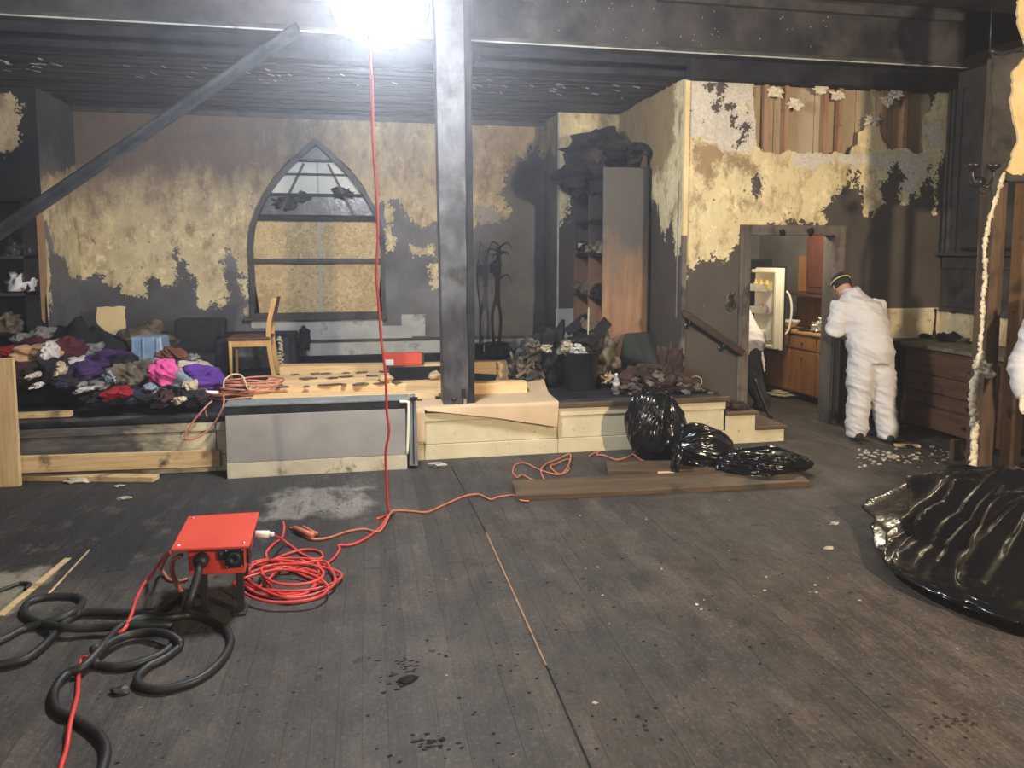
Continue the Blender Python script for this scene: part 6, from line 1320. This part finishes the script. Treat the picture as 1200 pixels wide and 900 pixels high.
def head(m, c, fwd, up):
    f_, u_ = Vector(fwd).normalized(), Vector(up).normalized(); s_ = f_.cross(u_).normalized(); u_ = s_.cross(f_); c = Vector(c)
    m.loft([(c+u_*z+f_*y, s_*a, f_*b) for z, y, a, b in ((-.115, .035, .028, .03), (-.10, .03, .048, .06), (-.06, .012, .064, .082), (-.01, .004, .074, .092), (.04, 0, .076, .095), (.085, -.004, .062, .078), (.112, -.006, .034, .042), (.118, -.006, .01, .01))], 18)
    m.tube([c+f_*.085+u_*.012, c+f_*.108-u_*.02, c+f_*.09-u_*.035], [.010, .014, .010], 8)
    for s1 in (-1, 1):
        m.blob(c+s_*.078*s1-u_*.012-f_*.005, (.012, .020, .032), .1, 2); m.blob(c+f_*.082+s_*.030*s1+u_*.008, (.014, .010, .008), .0, 2); m.blob(c+f_*.088+s_*.030*s1+u_*.026, (.020, .008, .006), 0, 2)
    m.tube([c+f_*.086-u_*.058-s_*.024, c+f_*.094-u_*.056, c+f_*.086-u_*.058+s_*.024], [.005, .008, .005], 8)
def person(J, label, suit, glove, extra=1.0, seed=1, legs_suit=None, wr=.016):
    """J: joints in world space. One continuous body, clothing as children."""
    root = thing('person', (J['footL'].x*.5+J['footR'].x*.5, J['footL'].y*.5+J['footR'].y*.5, J.get('ground', 0)), label, 'person')
    hp, chst, nk, hd = J['hip'], J['chest'], J['neck'], J['head']; sd = (J['shR']-J['shL']).normalized(); spine = (nk-hp).normalized(); fw = J['face']
    fwd = Vector((fw[0], fw[1], 0)).normalized(); body_f = spine.cross(sd).normalized()
    if body_f.dot(fwd) < 0: body_f = -body_f
    b = MB()
    b.loft([(hp-spine*.10, sd*.13, body_f*.10), (hp, sd*.165, body_f*.12), (hp.lerp(chst, .45), sd*.14, body_f*.105), (chst, sd*.165, body_f*.12), (chst.lerp(nk, .6), sd*.15, body_f*.10), (nk, sd*.06, body_f*.06)], 18)
    b.tube([nk-spine*.06, nk, hd-Vector(J['up'])*.05], [.07, .058, .055], 12); head(b, hd, J['face'], J['up'])
    for S in 'LR':
        b.tube([J['sh'+S], J['sh'+S].lerp(J['el'+S], .5), J['el'+S], J['el'+S].lerp(J['ha'+S], .4), J['ha'+S]], [.055, .046, .038, .036, .026], 12)
        b.tube([J['th'+S], J['th'+S].lerp(J['kn'+S], .5), J['kn'+S], J['kn'+S].lerp(J['foot'+S], .35), J['foot'+S]+Vector((0, 0, .07))], [.088, .075, .056, .056, .036], 12)
        d = (J['ha'+S]-J['el'+S]).normalized(); hand(b, J['ha'+S], d, J.get('palm'+S, Vector((0, 0, -1)))-d*d.dot(J.get('palm'+S, Vector((0, 0, -1)))), 1.0, .7)
    vox('body', b, glove if glove == 'skin' else 'skin', root, .008, 0, smooth=2)
    e = extra; c = MB()
    c.loft([(hp-spine*.15, sd*.15*e, body_f*.14*e), (hp-spine*.03, sd*.20*e, body_f*.17*e), (hp.lerp(chst, .4), sd*.195*e, body_f*.16*e), (chst, sd*.215*e, body_f*.17*e), (chst.lerp(nk, .55), sd*.205*e, body_f*.15*e), (nk-spine*.03, sd*.12*e, body_f*.10*e), (nk+spine*.03, sd*.07, body_f*.07)], 24)
    for S in 'LR':
        c.tube([J['sh'+S], J['sh'+S].lerp(J['el'+S], .5), J['el'+S], J['el'+S].lerp(J['ha'+S], .5), J['el'+S].lerp(J['ha'+S], .93)], [.10*e, .092*e, .085*e, .075*e, .048], 14)
    lg = c if legs_suit is None else MB()
    for S in 'LR':
        fS = J['foot'+S]; lg.tube([J['th'+S]+Vector((0, 0, .04)), J['th'+S].lerp(J['kn'+S], .5), J['kn'+S], J['kn'+S].lerp(fS, .5), fS+Vector((0, 0, .12)), fS+Vector((0, 0, .035))], [.12*e, .118*e, .105*e, .10*e, .098*e, .078*e], 16)
    vox('coverall' if legs_suit is None else 'jacket', c, suit, root, .011, wr, seed, 3)
    if legs_suit: vox('trousers', lg, legs_suit, root, .011, wr*.7, seed+4, 3)
    for S in 'LR':
        f = J['foot'+S]; q = MB(); z0 = J.get('ground', 0)
        q.loft([((f.x+fwd.x*y, f.y+fwd.y*y, z0+zc), Vector((fwd.y, -fwd.x, 0))*w_, Vector((0, 0, h_))) for y, zc, w_, h_ in ((-.10, .045, .025, .035), (-.075, .052, .040, .05), (0, .052, .044, .05), (.08, .042, .048, .04), (.15, .034, .044, .032), (.185, .03, .022, .022))], 14)
        q.build('shoe', 'black_cloth', root)
        if glove and glove != 'skin':
            g = MB(); d = (J['ha'+S]-J['el'+S]).normalized(); pn = J.get('palm'+S, Vector((0, 0, -1))); hand(g, J['ha'+S]-d*.01, d, pn-d*d.dot(pn), 1.14, .7)
            g.tube([J['ha'+S]-d*.05, J['ha'+S]+d*.01], [.042, .036], 12); vox('glove', g, glove, root, .006, 0, smooth=1)
    return root
V = Vector
J = dict(hip=V((4.56, 6.20, .86)), chest=V((4.53, 6.27, 1.14)), neck=V((4.46, 6.36, 1.385)), head=V((4.42, 6.47, 1.47)), up=V((-.05, .55, .80)), face=V((.22, .75, -.55)),
         shL=V((4.345, 6.33, 1.29)), shR=V((4.645, 6.27, 1.30)), elL=V((4.255, 6.30, 1.05)), elR=V((4.72, 6.33, 1.09)), haL=V((4.42, 6.55, 1.05)), haR=V((4.78, 6.56, 1.23)),
         thL=V((4.475, 6.20, .80)), thR=V((4.645, 6.18, .80)), knL=V((4.46, 6.20, .45)), knR=V((4.68, 6.15, .45)), footL=V((4.45, 6.20, 0)), footR=V((4.70, 6.10, 0)))
for k_ in J:
    if k_ not in ('up', 'face'): J[k_] = J[k_] + V((.10, 0, 0))
P1 = person(J, 'person in white coverall and black cap bending forward by the kitchen doorway', 'coverall', 'black_cloth', 1.03, 2)
hc, hu, hf = J['head'], J['up'].normalized(), J['face'].normalized(); hs = hf.cross(hu).normalized(); hu = hs.cross(hf)
q = MB(); q.loft([(hc+hu*z+hf*y, hs*a, hf*b) for z, y, a, b in ((-.035, -.012, .080, .094), (.01, -.006, .086, .104), (.06, -.004, .084, .102), (.10, -.006, .066, .082), (.125, -.006, .036, .045), (.13, -.006, .008, .01))], 20); q.build('cap', 'black_cloth', P1)
q = MB(); P_ = [hc+hu*.035+hs*.087*math.cos(a)+hf*(.106*math.sin(a)-.005) for a in [2*PI*i/24 for i in range(25)]]; q.tube(P_, .0055, 6); q.build('mask_strap', 'yellow_strap', P1)
q = MB(); q.loft([(J['neck']+V((0, 0, .0)), hs*.075, V((0, .07, 0))), (J['neck']+V((-.005, .01, .04)), hs*.082, V((0, .075, 0))), (J['neck']+V((-.008, .02, .06)), hs*.070, V((0, .065, 0)))], 18); q.build('collar', 'coverall', P1)
q = MB(); q.box((4.875, 6.66, 1.30), (.05, .10, .14), (.3, .2, .2)); tag(q.build('dark_canister', 'debris_brown', bevel=.01), 'dark brown object held up by the worker in white', 'tool')

# second worker, only a sleeve and glove reach into the frame at the right edge
sx, sy = 5.02, 4.5
e_ = U(1207, 440, Y=sy); h_ = U(1200, 468, Y=sy-.02)
J2 = dict(hip=V((sx+.02, sy+.12, .92)), chest=V((sx+.04, sy+.12, 1.18)), neck=V((sx+.06, sy+.1, 1.45)), head=V((sx+.06, sy+.02, 1.60)), up=V((0, .0, 1)), face=V((-.15, -1, -.1)),
          shL=V((sx+.22, sy+.1, 1.36)), shR=V((sx-.10, sy+.12, 1.36)), elL=V((sx+.30, sy+.10, 1.08)), elR=V((e_.x+.02, sy+.1, e_.z+.04)), haL=V((sx+.28, sy-.05, .86)), haR=V((h_.x+.0, sy-.03, h_.z+.005)),
          thL=V((sx+.12, sy+.12, .86)), thR=V((sx-.02+.02, sy+.12, .86)), knL=V((sx+.14, sy+.1, .48)), knR=V((sx+.02, sy+.1, .48)), footL=V((sx+.15, sy+.12, 0)), footR=V((sx+.03, sy+.1, 0)), palmR=V((-.3, -.5, 0)))
P2 = person(J2, 'person in white sleeve and tan glove cut off by the right picture edge', 'coverall', 'glove_tan', 1.0, 5)

# third worker by the refrigerator, mostly hidden by the door jamb
kx, ky = 4.33, 7.75
kx = U(874, 440, Y=ky).x
J3 = dict(hip=V((kx, ky, .80)), chest=V((kx+.0, ky+.30, 1.02)), neck=V((kx-.02, ky+.50, 1.18)), head=V((kx-.03, ky+.66, 1.20)), up=V((0, .55, .8)), face=V((0, .85, -.5)),
          shL=V((kx-.18, ky+.44, 1.10)), shR=V((kx+.13, ky+.40, 1.14)), elL=V((kx-.2, ky+.55, .86)), elR=V((kx+.15, ky+.55, .92)), haL=V((kx-.12, ky+.78, .84)), haR=V((kx+.10, ky+.80, .92)),
          thL=V((kx-.08, ky, .76)), thR=V((kx+.08, ky-.02, .76)), knL=V((kx-.08, ky+.06, .44)), knR=V((kx+.10, ky+.05, .43)), footL=V((kx-.10, ky+.0, 0)), footR=V((kx+.15, ky-.12, 0)))
P3 = person(J3, 'person in white top and striped black trousers bending at the open refrigerator', 'coverall', 'skin', .95, 8, legs_suit='black_cloth')
q = MB(); hc = J3['head']; q.blob(hc+V((0, .0, .03)), (.088, .10, .09), .05, 3); q.build('hair', 'black_cloth', P3)
for z0, y0, z1, y1 in ((.70, -.10, .50, -.075), (.62, -.115, .44, -.08)):
    q = MB(); q.beam((kx+.13, ky+y0-.0, z0), (kx+.19, ky+y1, z1), .02, .006, (0, -1, 0)); q.build('white_stripe', 'white_plastic', P3)
q = MB(); a, b = U(884, 462, Y=7.3), U(897, 492, Y=7.2); q.tube([(a.x, 7.30, .42), (a.x+.05, 7.2, .2), (b.x+.02, 7.12, .02)], .022, 8, 3); tag(q.build('leaning_bar', 'rubber'), 'black bar leaning in the kitchen doorway', 'bar')

# ------------------------------------------------------------------ rubble on the floor
random.seed(44); m_ = MB()
for i in range(150):
    if i < 80: px, py = random.uniform(1005, 1115), 536+random.gauss(0, 5)+(random.random()*0)
    elif i < 105: px, py = random.uniform(1120, 1190), 552+random.gauss(0, 6)
    else: px, py = random.uniform(620, 1160), random.uniform(545, 720)
    p = U(px, py, Z=0)
    if (p.x > 2.5 and p.y < 4.4) or (p.y > 4.85 and 1 < p.x < 3.5): continue
    s_ = random.uniform(.005, .016)*(1.0 if i < 105 else .5); 
    if i < 80 and random.random() < .2: s_ *= 1.8
    m_.blob((p.x, p.y, s_*.35), (s_*1.5, s_*1.1, s_*.6), .5, 1, 2, i, smooth=False)
tag(m_.build('plaster_crumbs', 'chips'), 'fallen plaster crumbs scattered over the hall floor at right', 'plaster crumbs', None, 'stuff')
m_ = MB(); random.seed(61)
for i in range(260):
    px, py = random.uniform(120, 1150), 620+280*random.random()**.8; p = U(px, py, Z=0); s_ = random.uniform(.002, .0065)
    if p.x > 2.5 and p.y < 4.4 or (-1.3 < p.x < 0 and 3.3 < p.y < 4.6): continue
    m_.blob((p.x, p.y, s_*.2), (s_*1.6, s_*1.2, s_*.4), .5, 1, 2, i, smooth=False)
for cx_, cy_, n_ in ((475, 780, 26), (505, 872, 34), (1115, 845, 26), (462, 800, 14)):
    for i in range(n_):
        p = U(cx_+random.gauss(0, 13), cy_+random.gauss(0, 5), Z=0); s_ = random.uniform(.002, .007); m_.blob((p.x, p.y, s_*.2), (s_*2.2, s_*1.0, s_*.4), .5, 1, 2, i, smooth=False)
tag(m_.build('charcoal_grit', 'black_char'), 'black charcoal grit sprinkled over the nearer floor', 'charcoal grit', None, 'stuff')
for i, (px, py, s_, mt, lab) in enumerate(((971, 643, .022, 'chips', 'pale plaster chip in the middle of the floor left of the big bag'), (978, 614, .02, 'chips', 'pale plaster chip near the far end of the long board'), (146, 585, .03, 'chips', 'small white chip on the black floor at left'), (140, 570, .025, 'chips', 'white chip beside the splintered floor plank'), (90, 565, .06, 'chips', 'flat white scrap in front of the splintered plank'), (476, 798, .028, 'black_char', 'piece of charcoal lying in the near foreground'), (142, 812, .03, 'rubber', 'small black plug beside the looped cable'), (697, 824, .009, 'chips', 'tiny white speck on the near floor'), (1010, 520, .03, 'debris_red', 'dark reddish scrap at the foot of the worker in white'), (512, 546, .05, 'chips', 'flat pale scrap beside the grey appliance'), (1066, 524, .04, 'black_char', 'black lump in front of the drawers'))):
    p = U(px, py, Z=0); m_ = MB(); m_.blob((p.x, p.y, s_*.25), (s_*1.4, s_*.8, s_*.4), .5, 2, 2, i, smooth=False); tag(m_.build('charcoal_piece' if mt == 'black_char' else 'plaster_chip' if mt == 'chips' else 'scrap', mt), lab, 'debris')
